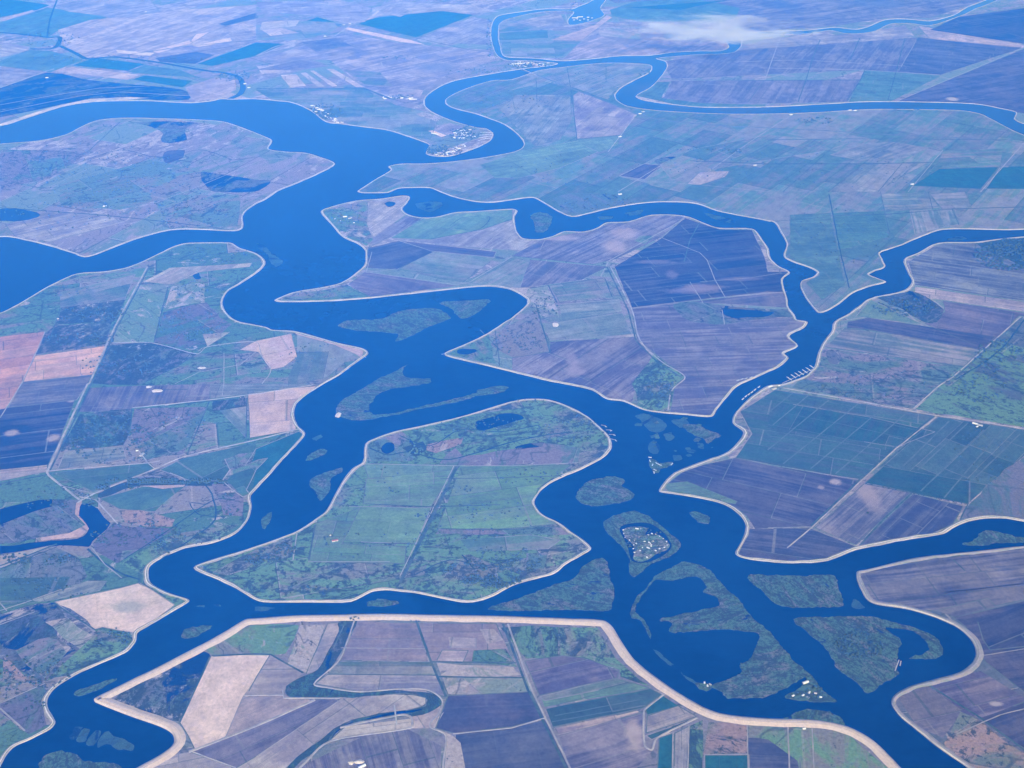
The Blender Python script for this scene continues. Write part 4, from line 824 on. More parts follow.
# ring path of the resort
# ---- levees and lines
def levee_mat(name, rock, crest, slope, sand):
    m, nt, bs = newmat(name); k = NG(nt)
    uv = k.n('ShaderNodeUVMap'); uv.uv_map = 'UVMap'; sp = k.n('ShaderNodeSeparateXYZ'); nt.links.new(uv.outputs[0], sp.inputs[0])
    pos = k.n('ShaderNodeNewGeometry').outputs['Position']
    n1 = k.noise(pos, .012, 5, .65, .4); n2 = k.noise(pos, .004, 4, .6, .3); n3 = k.noise(pos, .06, 4, .7)
    v = k.math('ADD', sp.outputs[1], k.math('MULTIPLY', k.math('SUBTRACT', n1, .5), .22))
    c = k.mix(k.step(n2, .40, .62), rgba(rock), rgba([x*.62 for x in rock]))
    c = k.mix(k.step(v, .28, .34), c, k.mix(k.step(n1, .4, .65), rgba(slope), rgba(sand)))
    c = k.mix(k.step(v, .42, .46), c, rgba(crest))
    c = k.mix(k.math('MULTIPLY', k.math('SUBTRACT', 1.0, k.step(k.math('ABSOLUTE', k.math('SUBTRACT', v, .55)), .012, .03)), .6 if name == 'levee_wide' else 0.0), c, rgba([x*.55 for x in crest]))
    c = k.mix(k.step(v, .60, .66), c, k.mix(k.step(n1, .38, .62), rgba(slope), rgba(sand)))
    c = k.mix(1.0, c, k.math('ADD', .62, k.math('MULTIPLY', n3, .76)), 'MULTIPLY')
    nt.links.new(c, bs.inputs['Base Color']); return m
LM = {'thin': levee_mat('levee_thin', (.52, .48, .44), (.70, .62, .55), (.17, .20, .12), (.36, .30, .25)),
      'road': levee_mat('levee_road', (.55, .50, .46), (.34, .30, .30), (.24, .25, .20), (.34, .28, .26)),
      'wide': levee_mat('levee_wide', (.58, .48, .42), (.66, .52, .43), (.60, .46, .37), (.62, .50, .41))}
def sweep(name, w, closed, prof, mat, kind='structure', parent=None):
    """prof: list of (offset to the left, height, v)"""
    n = len(w); vs, uv = [], []; run = 0
    for i in range(n):
        a = w[i-1] if closed else w[max(i-1, 0)]; b = w[(i+1) % n] if closed else w[min(i+1, n-1)]
        dx, dy = b[0]-a[0], b[1]-a[1]; d = math.hypot(dx, dy) or 1; nx, ny = -dy/d, dx/d
        if i: run += math.hypot(w[i][0]-w[i-1][0], w[i][1]-w[i-1][1])
        fw = 1+.55*noise.noise(Vector((w[i][0]/420, w[i][1]/420, 2.2)))+.35*noise.noise(Vector((w[i][0]/90, w[i][1]/90, 5.2))) if name == 'levee' and prof[-1][0] < 55 else 1+.1*noise.noise(Vector((w[i][0]/60, w[i][1]/60, 5.2)))
        for (o, z, v) in prof: o *= fw; vs.append((w[i][0]+nx*o, w[i][1]+ny*o, z)); uv.append((run/50, v))
    m = len(prof); fs = []
    for i in range(n if closed else n-1):
        j = (i+1) % n
        for q in range(m-1): fs.append((i*m+q, j*m+q, j*m+q+1, i*m+q+1))
    return tag(mesh_obj(name, vs, fs, mat, parent, uv=uv), kind=kind)
for key, cls, lw, lk, txt in LANDS:
    lw *= .84 if lk != 'wide' else 1
    w = WL[key]; w = w if area(w) > 0 else w[::-1]      # inland is to the left
    k = lw
    if lk == 'wide': prof = [(-.10*k, -1, 0), (-.02*k, 1, .1), (.14*k, 6, .3), (.34*k, 7.5, .44), (.56*k, 7.5, .62), (.80*k, 4, .8), (k, 1.2, 1)]
    elif lk == 'road': prof = [(-.12*k, -1, 0), (0, .8, .1), (.22*k, 5, .3), (.36*k, 6, .44), (.55*k, 6, .62), (k, 1.2, 1)]
    else: prof = [(-.30*k, -1, 0), (-.1*k, .6, .1), (.25*k, 4.6, .38), (.36*k, 5, .44), (.68*k, 5, .64), (1.15*k, 1.2, 1)]
    sweep('levee', w, True, prof, LM[lk])
RM = {'road': noisy_mat('gravel_road', (.44, .39, .36), (.27, .25, .24), .01), 'track': noisy_mat('dirt_track', (.40, .34, .30), (.27, .25, .22), .012),
      'ditch': noisy_mat('ditch_growth', (.035, .07, .05), (.10, .13, .10), .008), 'creek': noisy_mat('creek_growth', (.012, .045, .06), (.04, .08, .05), .01),
      'rail': noisy_mat('rail_ballast', (.10, .12, .11), (.16, .17, .15), .01), 'trk2': noisy_mat('thin_track', (.13, .16, .13), (.085, .12, .09), .01)}
grid_lines = []
for a, c in (('793,393', '768,413'), ('809,395', '773,425'), ('829,400', '768,450'), ('858,404', '783,464'), ('883,408', '810.5,469'), ('905.5,414', '835.5,474'),
             ('949,421.5', '903,466.5'), ('968,423', '918,470'), ('984,430', '920.5,491.5'), ('1003,429', '944,498'), ('1020,434', '973,480')):
    grid_lines.append(('trk2', 11, a+' '+c))
for t2 in ('768,425 800,430 845.5,439 897,448', '768,448 820,456 878,466', '790,402 850,415 918,431', '783,413 840,424 908,439', '768,436 830,446 888,457', '800,397 860,408 928,423'): grid_lines.append(('trk2', 5, t2))
for t2 in ('795,393 935,418', '555,716 640,700', '552,722 642,706', '556,705 600,694'): grid_lines.append(('trk2', 6, t2))
for li, (kd, wd, txt) in enumerate(LN+grid_lines):
    p = P(txt); p = catmull(p, False, 5) if kd in ('creek', 'rail') or len(p) > 5 else p
    w = dens([G(q) for q in p], 60, False); w = [wob(q, 7 if kd in ('creek',) else 2.5, 90) for q in w]
    nm = {'road': 'road', 'track': 'dirt_track', 'ditch': 'ditch', 'creek': 'creek', 'rail': 'railway', 'trk2': 'dirt_track'}[kd]
    zb = LZ+.35+.013*(li % 40)
    wd *= {'ditch': 1.05, 'road': .7, 'track': .8}.get(kd, 1)
    if kd in ('road', 'rail'): prof = [(-.6*wd, LZ+.05, 0), (-.45*wd, zb+.9, .2), (.45*wd, zb+.9, .8), (.6*wd, LZ+.05, 1)]
    else: prof = [(-.5*wd, zb, 0), (.5*wd, zb, 1)]
    sweep(nm, w, False, prof, RM[kd])
# field margins: a thin worked or grassy strip round each field, kept inside its land
MG = [noisy_mat('margin_grass', (.08, .12, .075), (.16, .17, .13), .008), noisy_mat('margin_bare', (.33, .28, .26), (.22, .20, .18), .01)]
mi = 0
for (key, cls, txt, o) in F_:
    if not (cls in FC and FC[cls]) or o.get('nomargin') or cls in ('pond',): continue
    lp = WL[key]; mi += 1
    w = dens([G(q) for q in P(txt)], 110); w = [wob(q, 5, 130) for q in w]; hw = 3.2
    if math.hypot(w[0][0], w[0][1]) > 12500: hw = 4.6
    vs, fs = [], []; n = len(w); z = LZ+.17+.0017*(mi % 90)
    for i in range(n):
        a, b = w[i], w[(i+1) % n]; m_ = ((a[0]+b[0])/2, (a[1]+b[1])/2)
        if not (inside(a, lp) and inside(b, lp)): continue
        if noise.noise(Vector((m_[0]/700, m_[1]/700, mi*3.1))) < -.12: continue
        dx, dy = b[0]-a[0], b[1]-a[1]; d = math.hypot(dx, dy) or 1; nx, ny = -dy/d*hw, dx/d*hw; c = len(vs)
        vs += [(a[0]-nx, a[1]-ny, z), (b[0]-nx, b[1]-ny, z), (b[0]+nx, b[1]+ny, z), (a[0]+nx, a[1]+ny, z)]; fs.append((c, c+1, c+2, c+3))
    if fs: tag(mesh_obj('field_margin', vs, fs, MG[mi % 3 == 0]), kind='structure')

# ================================================================== things
def empty(name, loc, rz=0, label=None, cat=None, group=None):
    o = bpy.data.objects.new(name, None); COL.objects.link(o); o.location = loc; o.rotation_euler = (0, 0, rz); o.empty_display_size = 5
    return tag(o, label, cat, group)
class MB:
    def __init__(s): s.v = []; s.f = []; s.m = []
    def box(s, x0, x1, y0, y1, z0, z1, m=0):
        b = len(s.v); s.v += [(x, y, z) for z in (z0, z1) for y in (y0, y1) for x in (x0, x1)]
        for q in ((0, 2, 3, 1), (4, 5, 7, 6), (0, 1, 5, 4), (2, 6, 7, 3), (0, 4, 6, 2), (1, 3, 7, 5)): s.f.append(tuple(b+i for i in q)); s.m.append(m)
    def poly(s, pts, faces, m=0):
        b = len(s.v); s.v += pts
        for q in faces: s.f.append(tuple(b+i for i in q)); s.m.append(m)
    def mesh(s, name, mats):
        me = bpy.data.meshes.new(name); me.from_pydata(s.v, [], s.f)
        for m in mats: me.materials.append(m)
        me.polygons.foreach_set('material_index', s.m); me.update(); return me
def link(name, me, parent, loc=None):
    o = bpy.data.objects.new(name, me); COL.objects.link(o); o.parent = parent
    if loc: o.location = loc
    return o
# ---- trees
def lump(vs, fs, c, r, seed, sub=1, squash=.8):
    bm = bmesh.new(); bmesh.ops.create_icosphere(bm, subdivisions=sub, radius=1)
    b = len(vs)
    for v in bm.verts:
        n = noise.noise(v.co*1.7+Vector((seed, 0, 0)))*.5+noise.noise(v.co*4+Vector((0, seed, 0)))*.3
        k = r*(1+n); vs.append((c[0]+v.co.x*k, c[1]+v.co.y*k, c[2]+v.co.z*k*squash))
    for f in bm.faces: fs.append(tuple(b+v.index for v in f.verts))
    bm.free()
def crown_mesh(name, R_, Hh, seed, mat):
    r = random.Random(seed); vs, fs = [], []
    for i in range(7):
        a = r.uniform(0, 6.28); q = R_*.5*math.sqrt(r.random()); lump(vs, fs, (q*math.cos(a), q*math.sin(a), Hh*r.uniform(.45, .85)), R_*r.uniform(.30, .52), seed+i*3.1)
    for i in range(110):   # loose leaf sprays break the outline
        a = r.uniform(0, 6.28); e = r.uniform(-.5, 1.4); q = R_*r.uniform(.75, 1.12)
        c = Vector((q*math.cos(a)*math.cos(e), q*math.sin(a)*math.cos(e), Hh*.62+R_*.75*math.sin(e))); t = Vector((r.uniform(-1, 1), r.uniform(-1, 1), r.uniform(-1, 1))).normalized()*R_*.16; u = t.cross(Vector((r.random(), r.random(), r.random()+.1))).normalized()*R_*.11
        b = len(vs); vs += [tuple(c-t), tuple(c+u), tuple(c+t), tuple(c-u)]; fs.append((b, b+1, b+2, b+3))
    me = bpy.data.meshes.new(name); me.from_pydata(vs, [], fs); me.materials.append(mat); me.update(); return me
def trunk_mesh(name, Hh, mat):
    vs, fs = [], []
    def tube(a, b, ra, rb, n=6):
        a, b = Vector(a), Vector(b); d = (b-a).normalized(); u = d.orthogonal().normalized(); w = d.cross(u); s0 = len(vs)
        for c, rr in ((a, ra), (b, rb)):
            for i in range(n): an = 6.283*i/n; vs.append(tuple(c+u*math.cos(an)*rr+w*math.sin(an)*rr))
        for i in range(n): fs.append((s0+i, s0+(i+1) % n, s0+n+(i+1) % n, s0+n+i))
    tube((0, 0, -.3), (.1, 0, Hh*.45), .45, .28); tube((.1, 0, Hh*.4), (2.2, .6, Hh*.7), .2, .07); tube((.1, 0, Hh*.42), (-1.8, 1.2, Hh*.72), .2, .07); tube((.1, 0, Hh*.43), (.3, -2, Hh*.75), .2, .07)
    me = bpy.data.meshes.new(name); me.from_pydata(vs, [], fs); me.materials.append(mat); me.update(); return me
BARK = noisy_mat('bark', (.10, .08, .06), (.16, .13, .10), .8)
LEAF = [noisy_mat('leaves_dark', (.045, .068, .025), (.06, .09, .035), .3), noisy_mat('leaves_mid', (.06, .10, .035), (.08, .13, .045), .3), noisy_mat('leaves_bright', (.09, .16, .045), (.13, .21, .065), .3)]
CR = [[crown_mesh('crown', 7.5, 12, 11+7*k+j, LEAF[k]) for j in range(2)] for k in range(3)]
TR = trunk_mesh('trunk', 12, BARK)
def where(px, py, cx, cy, rx, ry):
    u, v = (px-cx)/max(rx, .1), (py-cy)/max(ry, .1)
    if abs(u) < .35 and abs(v) < .35: return 'middle'
    h = 'left' if u < -.35 else ('right' if u > .35 else ''); w = 'upper' if v < -.35 else ('lower' if v > .35 else '')
    return (w+' '+h).strip()
# centre x, y, spread x, y, how many, leaf tone, size, what they stand on
TREES = [
 (415,452,8,6,20,2,1.0,'of the bright grove left of the pink patch'),
 (362,495,4,7,6,0,.9,'of the central island scrub line near its left shore'),
 (461,490,14,4,12,0,.9,'of scattered trees right of the central island ditch'),
 (424,518,10,4,10,0,.9,'of the dark clump left of the central island ditch'),
 (470,509,12,3,8,0,.8,'of the short row in the bright central island pasture'),
 (330,541,9,6,9,0,.9,'round the lone farm of the central island'),
 (350,557,12,3,7,0,.8,'of the hedge over the lower central island pastures'),
 (440,546,5,4,7,1,1.,'of the copse at the lower end of the island ditch'),
 (312,590,36,6,24,0,1.,'of the row on the lower central island shore'),
 (268,557,15,8,18,0,1.1,'of the dark wood filling the lower left central island'),
 (585,427,18,8,16,1,.9,'of the belt behind the central island upper right levee'),
 (535,402,26,2.5,10,1,.9,'on the upper levee of the central island'),
 (640,545,9,9,16,1,.9,'among the white houses of the lagoon island'),
 (860,643,16,12,20,0,.9,'of the thicket on the reed island at the right bend'),
 (816,694,12,6,9,1,.9,'round the houses on the long marsh island tip'),
 (355,619,5,1.5,5,1,1.,'where the sunken slough meets the sand levee'),
 (822,714,22,3,8,1,1.,'on the reed strip outside the lower right levee'),
 (415,622,12,1,4,0,.7,'in the brown plots right of the sunken slough'),
 (917,494,50,1.2,0,0,.7,'x'),
 (112,636,18,7,9,1,1.,'of the green wedge below the bare sandy field'),
 (165,484,60,3.,18,0,1.1,'of the tree band along the old left bank slough'),
 (95,430,28,13,16,0,1.1,'of the rough block left of the straight road'),
 (910,308,28,9,14,0,1.1,'of the blue-green wetland beside the right hand slough'),
]
ALLW = [(w, min(q[0] for q in w), max(q[0] for q in w), min(q[1] for q in w), max(q[1] for q in w)) for w in list(WL.values())+MW]
def dry(g): return any(x0 <= g[0] <= x1 and y0 <= g[1] <= y1 and inside(g, w) for (w, x0, x1, y0, y1) in ALLW)
cnt = 0
for (cx, cy_, rx, ry, n, tone, sz, txt) in TREES:
    for i in range(n):
        a = rnd.uniform(0, 6.28); q = math.sqrt(rnd.random()); px, py = cx+rx*q*math.cos(a), cy_+ry*q*math.sin(a)
        g = G((px, py))
        if not dry(g): continue
        s = sz*rnd.uniform(.7, 1.35); size = 'large' if s > sz*1.1 else ('small' if s < sz*.9 else 'medium')
        tn = max(0, min(2, tone+rnd.choice((0, 0, 0, 1, -1)))); col = ('dark', 'green', 'bright')[tn]
        o = empty('tree', (g[0], g[1], LZ if 'reed' not in txt else 1.0), rnd.uniform(0, 6.28), '%s %s tree, %s %s' % (size, col, where(px, py, cx, cy_, rx, ry), txt), 'tree', 'trees '+txt)
        o.scale = (s, s, s*rnd.uniform(.8, 1.1))
        link('crown', CR[tn][i % 2], o); link('trunk', TR, o); cnt += 1
# hedgerow trees along the far field edge of the green strips
for i in range(18):
    t = (i+rnd.uniform(-.3, .3))/17; px, py = 866+100*t, 484.5+20.5*t; g = G((px, py)); s = rnd.uniform(.6, .95)
    o = empty('tree', (g[0], g[1], LZ), rnd.uniform(0, 6.28), 'small dark tree of the hedgerow below the striped green fields, %s' % ('at its left end' if t < .25 else 'left of its middle' if t < .5 else 'right of its middle' if t < .75 else 'at its right end'), 'tree', 'trees of the hedgerow below the striped green fields')
    o.scale = (s, s, s); link('crown', CR[0][i % 2], o); link('trunk', TR, o)
g = G((867.5, 514)); o = empty('tree', (g[0], g[1], LZ), 0, 'lone dark tree in the middle of the pale bare field', 'tree'); o.scale = (1.2,)*3; link('crown', CR[0][0], o); link('trunk', TR, o)
# far-off woods and scrub nobody could count
def woods(name, label, areas, mat, seed):
    r = random.Random(seed); vs, fs = [], []
    for (cx, cy_, rx, ry, n, s0) in areas:
        for i in range(int(n*1.5)):
            a = r.uniform(0, 6.28); q = math.sqrt(r.random()); px, py = cx+rx*q*math.cos(a), cy_+ry*q*math.sin(a); g = G((px, py))
            if noise.noise(Vector((g[0]/90, g[1]/90, seed))) < -.12: continue
            if not dry(g): continue
            s = 1.2*s0*r.uniform(.5, 1.3)
            lump(vs, fs, (g[0], g[1], 1.5+s*.45), s*.6, r.uniform(0, 99), 1, r.uniform(.6, 1.1))
            if s > 9: lump(vs, fs, (g[0]+s*.5, g[1]+s*.2, 1.5+s*.3), s*.4, r.uniform(0, 99), 1, .8)
    return tag(mesh_obj(name, vs, fs, mat), label, 'woods', None, 'stuff')
woods('woodland', 'dark scattered scrub and woods over the islands and banks', [
 (490,582,34,7,150,12),(462,568,26,6,90,11),(520,566,24,7,60,9),(262,560,18,7,60,11),(285,550,12,6,40,10),(505,560,40,14,90,9),(390,470,20,30,30,8),(480,520,60,22,110,8),(540,480,40,12,60,9),(380,540,60,10,50,8),(570,430,34,14,130,9),(480,425,60,8,90,8),
 (110,440,45,25,260,11),(170,430,40,18,120,9),(160,482,66,2.2,330,15),(115,488,20,3,90,14),(230,505,10,12,50,9),(140,535,50,14,110,9),(190,545,40,12,80,9),(55,500,40,14,100,9),(30,560,50,6,160,9),(40,590,50,12,110,9),(30,680,40,30,120,9),(110,640,22,8,50,10),
 (90,315,34,8,110,11),(80,340,34,8,90,11),(190,325,36,16,160,10),(190,290,18,9,60,9),(120,365,40,12,120,9),(310,355,30,12,50,9),(240,310,20,14,60,9),(60,285,40,12,50,9),(220,255,34,9,70,9),
 (905,308,32,9,130,12),(1010,255,36,16,500,16),(1000,355,26,16,120,12),(975,385,30,20,140,11),(880,385,60,16,110,8),(980,460,30,30,60,9),
 (660,385,14,20,240,10),(545,310,14,14,60,10),(515,340,22,14,90,9),(350,215,20,10,60,9),(320,292,30,5,40,9),
 (130,185,90,30,260,10),(60,215,60,16,90,10),(190,215,50,14,90,10),(90,160,80,18,120,10),
 (510,105,40,14,90,11),(600,85,50,14,60,10),(560,170,60,16,70,10),(700,160,80,20,80,10),(850,165,90,24,110,10),(840,235,50,30,90,10),(600,202,36,8,70,11),
 (440,150,16,5,90,12),(468,133,14,7,80,12),(325,112,18,8,150,13),(400,97,16,2.5,60,13),(489,38,3,20,70,14),(480,72,40,3,60,12),(530,66,24,3,110,14),(585,10,16,10,90,14),(645,74,6,5,40,12),(646,543,21,15,130,7),(461,134,13,7,110,12),(447,152,20,3,90,12),(325,114,16,4,110,12),(527,65,19,3,110,12),(814,694,16,7,40,7),(815,121,18,4,60,13),(905,110,14,1.5,30,12),(232,76,18,6,90,13),(130,59,100,3,120,12),(50,40,30,8,100,13),(735,152,6,3,20,13),(400,58,20,2,30,12),(705,150,30,2,30,12),
 (690,632,30,8,60,6),(745,650,10,30,60,6),(745,605,14,10,50,6),(612,530,8,14,20,5),(860,643,26,16,110,8),(790,590,36,12,40,6)], LEAF[0], 3.3)
# ---- houses and farm buildings
ROOF = {'white': plain_mat('roof_white', (.80, .79, .77)), 'grey': plain_mat('roof_grey', (.35, .35, .36)), 'red': plain_mat('roof_red', (.38, .16, .11)), 'tan': plain_mat('roof_tan', (.55, .46, .38))}
WALLM = plain_mat('wall_cream', (.62, .58, .50)); GLASS = plain_mat('window_glass', (.03, .05, .07), .15); DOORM = plain_mat('door_paint', (.22, .14, .10))
def house_parts(L, Wd, hh, rise, roof):
    a = MB(); a.box(-L/2, L/2, -Wd/2, Wd/2, 0, hh); a.poly([(-L/2, -Wd/2, hh), (-L/2, Wd/2, hh), (-L/2, 0, hh+rise*.92), (L/2, -Wd/2, hh), (L/2, Wd/2, hh), (L/2, 0, hh+rise*.92)], [(0, 2, 1), (3, 4, 5)])
    e = .7; x, y = L/2+e, Wd/2+e; dz = rise*e/(Wd/2)
    b = MB(); b.poly([(-x, -y, hh-dz), (x, -y, hh-dz), (x, 0, hh+rise), (-x, 0, hh+rise), (-x, y, hh-dz), (x, y, hh-dz), (-x, -y, hh-dz+.25), (x, -y, hh-dz+.25), (x, 0, hh+rise+.25), (-x, 0, hh+rise+.25), (-x, y, hh-dz+.25), (x, y, hh-dz+.25)],
        [(0, 1, 2, 3), (3, 2, 5, 4), (6, 9, 8, 7), (9, 10, 11, 8), (0, 6, 7, 1), (4, 5, 11, 10), (0, 3, 9, 6), (3, 4, 10, 9), (1, 7, 8, 2), (2, 8, 11, 5)])
    w = MB(); w.box(-.7, .7, -.06, .06, -.6, .6); dr = MB(); dr.box(-.5, .5, -.06, .06, 0, 2.1)
    return a.mesh('wall', [WALLM]), b.mesh('roof', [ROOF[roof]]), w.mesh('window', [GLASS]), dr.mesh('door', [DOORM])
HP = {('house', c): house_parts(17, 11, 3.4, 3, c) for c in ROOF}; HP.update({('barn', c): house_parts(42, 17, 6, 3.5, c) for c in ROOF}); HP.update({('long_shed', c): house_parts(110, 22, 5, 3, c) for c in ROOF})
DIM = {'house': (17, 11), 'barn': (42, 17), 'long_shed': (110, 22)}
seen = {}
def building(kind, px, py, roof, ang, txt, z=LZ, s=1., parts=True):
    g = G((px, py)); L, Wd = DIM[kind]
    nm = {'house': 'house', 'barn': 'barn', 'long_shed': 'long_shed'}[kind]; lab = '%s-roofed %s %s' % (roof, nm.replace('_', ' '), txt)
    o = empty(nm, (g[0], g[1], z), ang, lab, nm.replace('_', ' '), 'buildings '+txt.split(' on ')[-1] if ' on ' in txt else None); o.scale = (s, s, s)
    W, Rf, wi, dr = HP[(kind, roof)]
    link('wall', W, o); link('roof', Rf, o)
    for k in (-1, 1): link('window', wi, o, (k*L*.3, -Wd/2-.05, 1.9))
    link('door', dr, o, (0, -Wd/2-.05, 0)); return o
rs = '445,585 447,600 452,615 470,626 490,628 487,645 485,660 490,675 491,690 545,605 560,600 575,602 590,610 605,620 618,632 622,645 610,655 590,660 575,668 555,685 540,695 530,631 550,637 565,630 545,657 557,648 522,655 500,580 515,580 505,595 498,640 512,668'
for i, (tx, ty) in enumerate(P(rs)):
    px, py = 512+tx/4, 384+ty/4; big = i in (24, 25, 27, 22)
    building('barn' if big else 'house', px, py, 'tan' if i in (23, 29, 4, 11) else ('grey' if i in (2, 8, 15, 19, 28) else 'white'), rnd.uniform(0, 3.1), ('at the '+where(px, py, 646, 543, 22, 17)+(' near the moat' if i < 21 else ' inland'))+' on the lagoon island', 2.0, .55 if big else rnd.uniform(.45, .85))
for tx, ty, c, k in ((150, 427, 'white', 'barn'), (100, 480, 'white', 'house'), (140, 478, 'white', 'house'), (165, 467, 'white', 'house'), (190, 470, 'tan', 'house'), (210, 485, 'white', 'house'), (160, 486, 'grey', 'house')):
    building(k, 768+tx/4, 576+ty/4, c, rnd.uniform(0, 3), 'at the '+where(768+tx/4, 576+ty/4, 807, 694, 14, 6)+' on the tip of the long marsh island', .9, .9)
for tx, ty, c, k in ((770, 428, 'white', 'house'), (782, 440, 'white', 'house'), (793, 434, 'grey', 'house')):
    building(k, 512+tx/4, 576+ty/4, c, rnd.uniform(0, 3), 'at the '+where(512+tx/4, 576+ty/4, 707, 685, 3, 1.5)+' on the reed islet in the wide river bend', .9, .8)
OTH = [ # px, py, kind, roof, angle, where it is
 (335,541,'barn','red',.3,'beside the farm track of the central island'),(331,535.5,'house','white',.8,'behind the red barn of the central island'),
 (975,424,'barn','white',-.5,'below the road over the striped green fields'),(980,425.5,'barn','grey',-.5,'right end of the farmyard over the striped green fields'),(977,427,'house','white',.4,'in front of the white barn over the striped fields'),
 (770,387,'barn','white',.5,'at the river end of the right bank road'),(774,389,'barn','grey',.5,'second from the river on the right bank road'),(779,386,'house','white',.2,'between the marina and the right bank road'),
 (137,451,'house','white',.4,'in the rough meadow above the long diagonal road'),(142,455,'barn','grey',1.2,'beside the winding track above the diagonal road'),
 (345,217,'barn','white',.2,'in the upper farmyard behind the pointed headland'),(350,218.5,'barn','grey',.9,'right of the white barn behind the pointed headland'),(341,221,'house','white',.5,'lower left in the farmyard behind the pointed headland'),(354,223,'house','white',.1,'lower right in the farmyard behind the pointed headland'),(335,219,'house','tan',1.,'leftmost in the farmyard behind the pointed headland'),
 (58,319,'house','tan',.4,'at the left edge of the dark rough block'),(362,767,'barn','white',.6,'beside the pale heap in the lowest purple field'),
 (804,729,'house','white',.2,'in the green field behind the lower right levee'),
 (640,114,'barn','white',.1,'where the railway meets the wide slough'),(643,112,'barn','grey',.3,'on the slough bank beside the railway'),
 (791,115,'barn','white',.2,'at the track end below the far slough'),(850,110.5,'barn','white',.1,'left of the pair below the far slough'),(855,110.8,'barn','white',.3,'right of the pair below the far slough'),(912,184.5,'barn','white',.2,'alone above the teal fields'),
 (620,194.5,'barn','white',.2,'beside the dark wet patch north of the wide slough'),(755,165.5,'barn','tan',.2,'on the dark ditch in the far pastures'),(620,137,'barn','white',.4,'at the corner of the pale square field'),
 (435,134,'long_shed','white',-.52,'beside the pale plot at the marina bend'),(438,153.5,'barn','white',.3,'left of the marina point, above the water'),(450,152,'long_shed','white',.4,'on the marina point, lowest of its row'),(459,149,'barn','white',.5,'right of the long shed on the marina point'),(463,145,'barn','grey',.6,'grey one of the marina point row'),
 (457,133,'barn','white',.3,'nearest the tree belt behind the marina'),(461,131,'barn','white',.9,'second behind the marina, beside the lane'),(465,135,'barn','white',.1,'at the landing of the marina docks'),(470,130,'barn','tan',.1,'above the landing of the marina docks'),(474,137,'barn','white',.6,'between the marina docks and the tree belt'),
 (385,99,'barn','white',.2,'left end of the hamlet under the ditch line'),(392,98,'barn','tan',.2,'second of the hamlet under the ditch line'),(402,98,'barn','white',.1,'fourth of the hamlet under the ditch line'),(413,99.5,'long_shed','white',.05,'right end of the hamlet under the ditch line'),
 (312,106,'barn','white',.3,'uppermost in the riverside village'),(317,108,'barn','white',.6,'second down in the riverside village'),(321,110,'barn','tan',.2,'inland side of the riverside village'),(316,112,'barn','white',-.4,'water side of the riverside village'),(325,117,'barn','white',-.4,'middle of the riverside village bank'),(330,119,'barn','grey',-.3,'lower part of the riverside village'),(334,121,'barn','white',-.3,'next to lowest in the riverside village'),(342,122.5,'barn','tan',-.2,'lowest in the riverside village'),(329,114,'barn','white',.5,'behind the riverside village trees'),
 (515,64,'long_shed','white',.1,'left end of the town on the slough'),(521,63.6,'long_shed','white',.2,'second from the left in the slough town'),(527,64.6,'barn','white',.2,'middle of the slough town'),(533,63.5,'barn','tan',.2,'inland row of the slough town'),(540,64,'barn','white',.1,'right of the middle in the slough town'),(548,63.2,'barn','grey',.1,'right end of the slough town'),(524,67,'barn','white',.3,'by the bridge head in the slough town'),
 (575,18,'long_shed','white',.1,'left of the boat basin far away'),(580,17,'long_shed','white',.2,'middle of the boat basin far away'),(588,17.5,'barn','white',.1,'right of the boat basin far away'),
 (47,78,'barn','white',.2,'alone in the dark blue wet field'),(146,12,'barn','white',.1,'beside the pale winding track far away'),(344,25,'barn','tan',.3,'at the far road fork'),(350,24,'barn','white',.1,'right of the tan barn at the far road fork'),(325,36.5,'barn','white',.1,'beside the far diagonal road'),
 (245,84,'barn','white',.3,'upper one by the narrow slough bend'),(249,88,'barn','white',.1,'lower one by the narrow slough bend'),(105,206.5,'barn','white',.1,'in the middle of the upper left island'),
]
for (px, py, k, c, a, t) in OTH: building(k, px, py, c, a, t)
# denser small buildings of the far settlements, all alike at this distance
for (cx, cy_, rx, ry, n, slope, txt) in ((527, 64.5, 17, 2.6, 34, 0, 'of the far slough town'), (461, 134, 11, 5, 22, 0, 'behind the far marina'), (447, 152.5, 20, 2.6, 22, -.3, 'along the far marina point'), (325, 114, 14, 2.6, 24, .62, 'of the riverside village'), (399, 98, 16, 1.6, 12, 0, 'of the hamlet under the ditch line'), (583, 17.5, 10, 2.4, 14, 0, 'round the farthest boat basin')):
    r2 = random.Random(int(cx))
    for i in range(n):
        a = r2.uniform(0, 6.28); q = math.sqrt(r2.random()); dx = rx*q*math.cos(a); px, py = cx+dx, cy_+dx*slope+ry*q*math.sin(a)
        if not dry(G((px, py))): continue
        c = r2.choice(('white', 'white', 'white', 'tan', 'grey')); kd = 'barn' if r2.random() < .6 else 'house'
        o = building(kd, px, py, c, r2.uniform(0, 3), 'at the '+where(px, py, cx, cy_+dx*slope, rx, ry)+' '+txt, s=r2.uniform(.7, 1.15)*(1 if kd == 'barn' else 1.5)); o['group'] = 'buildings '+txt
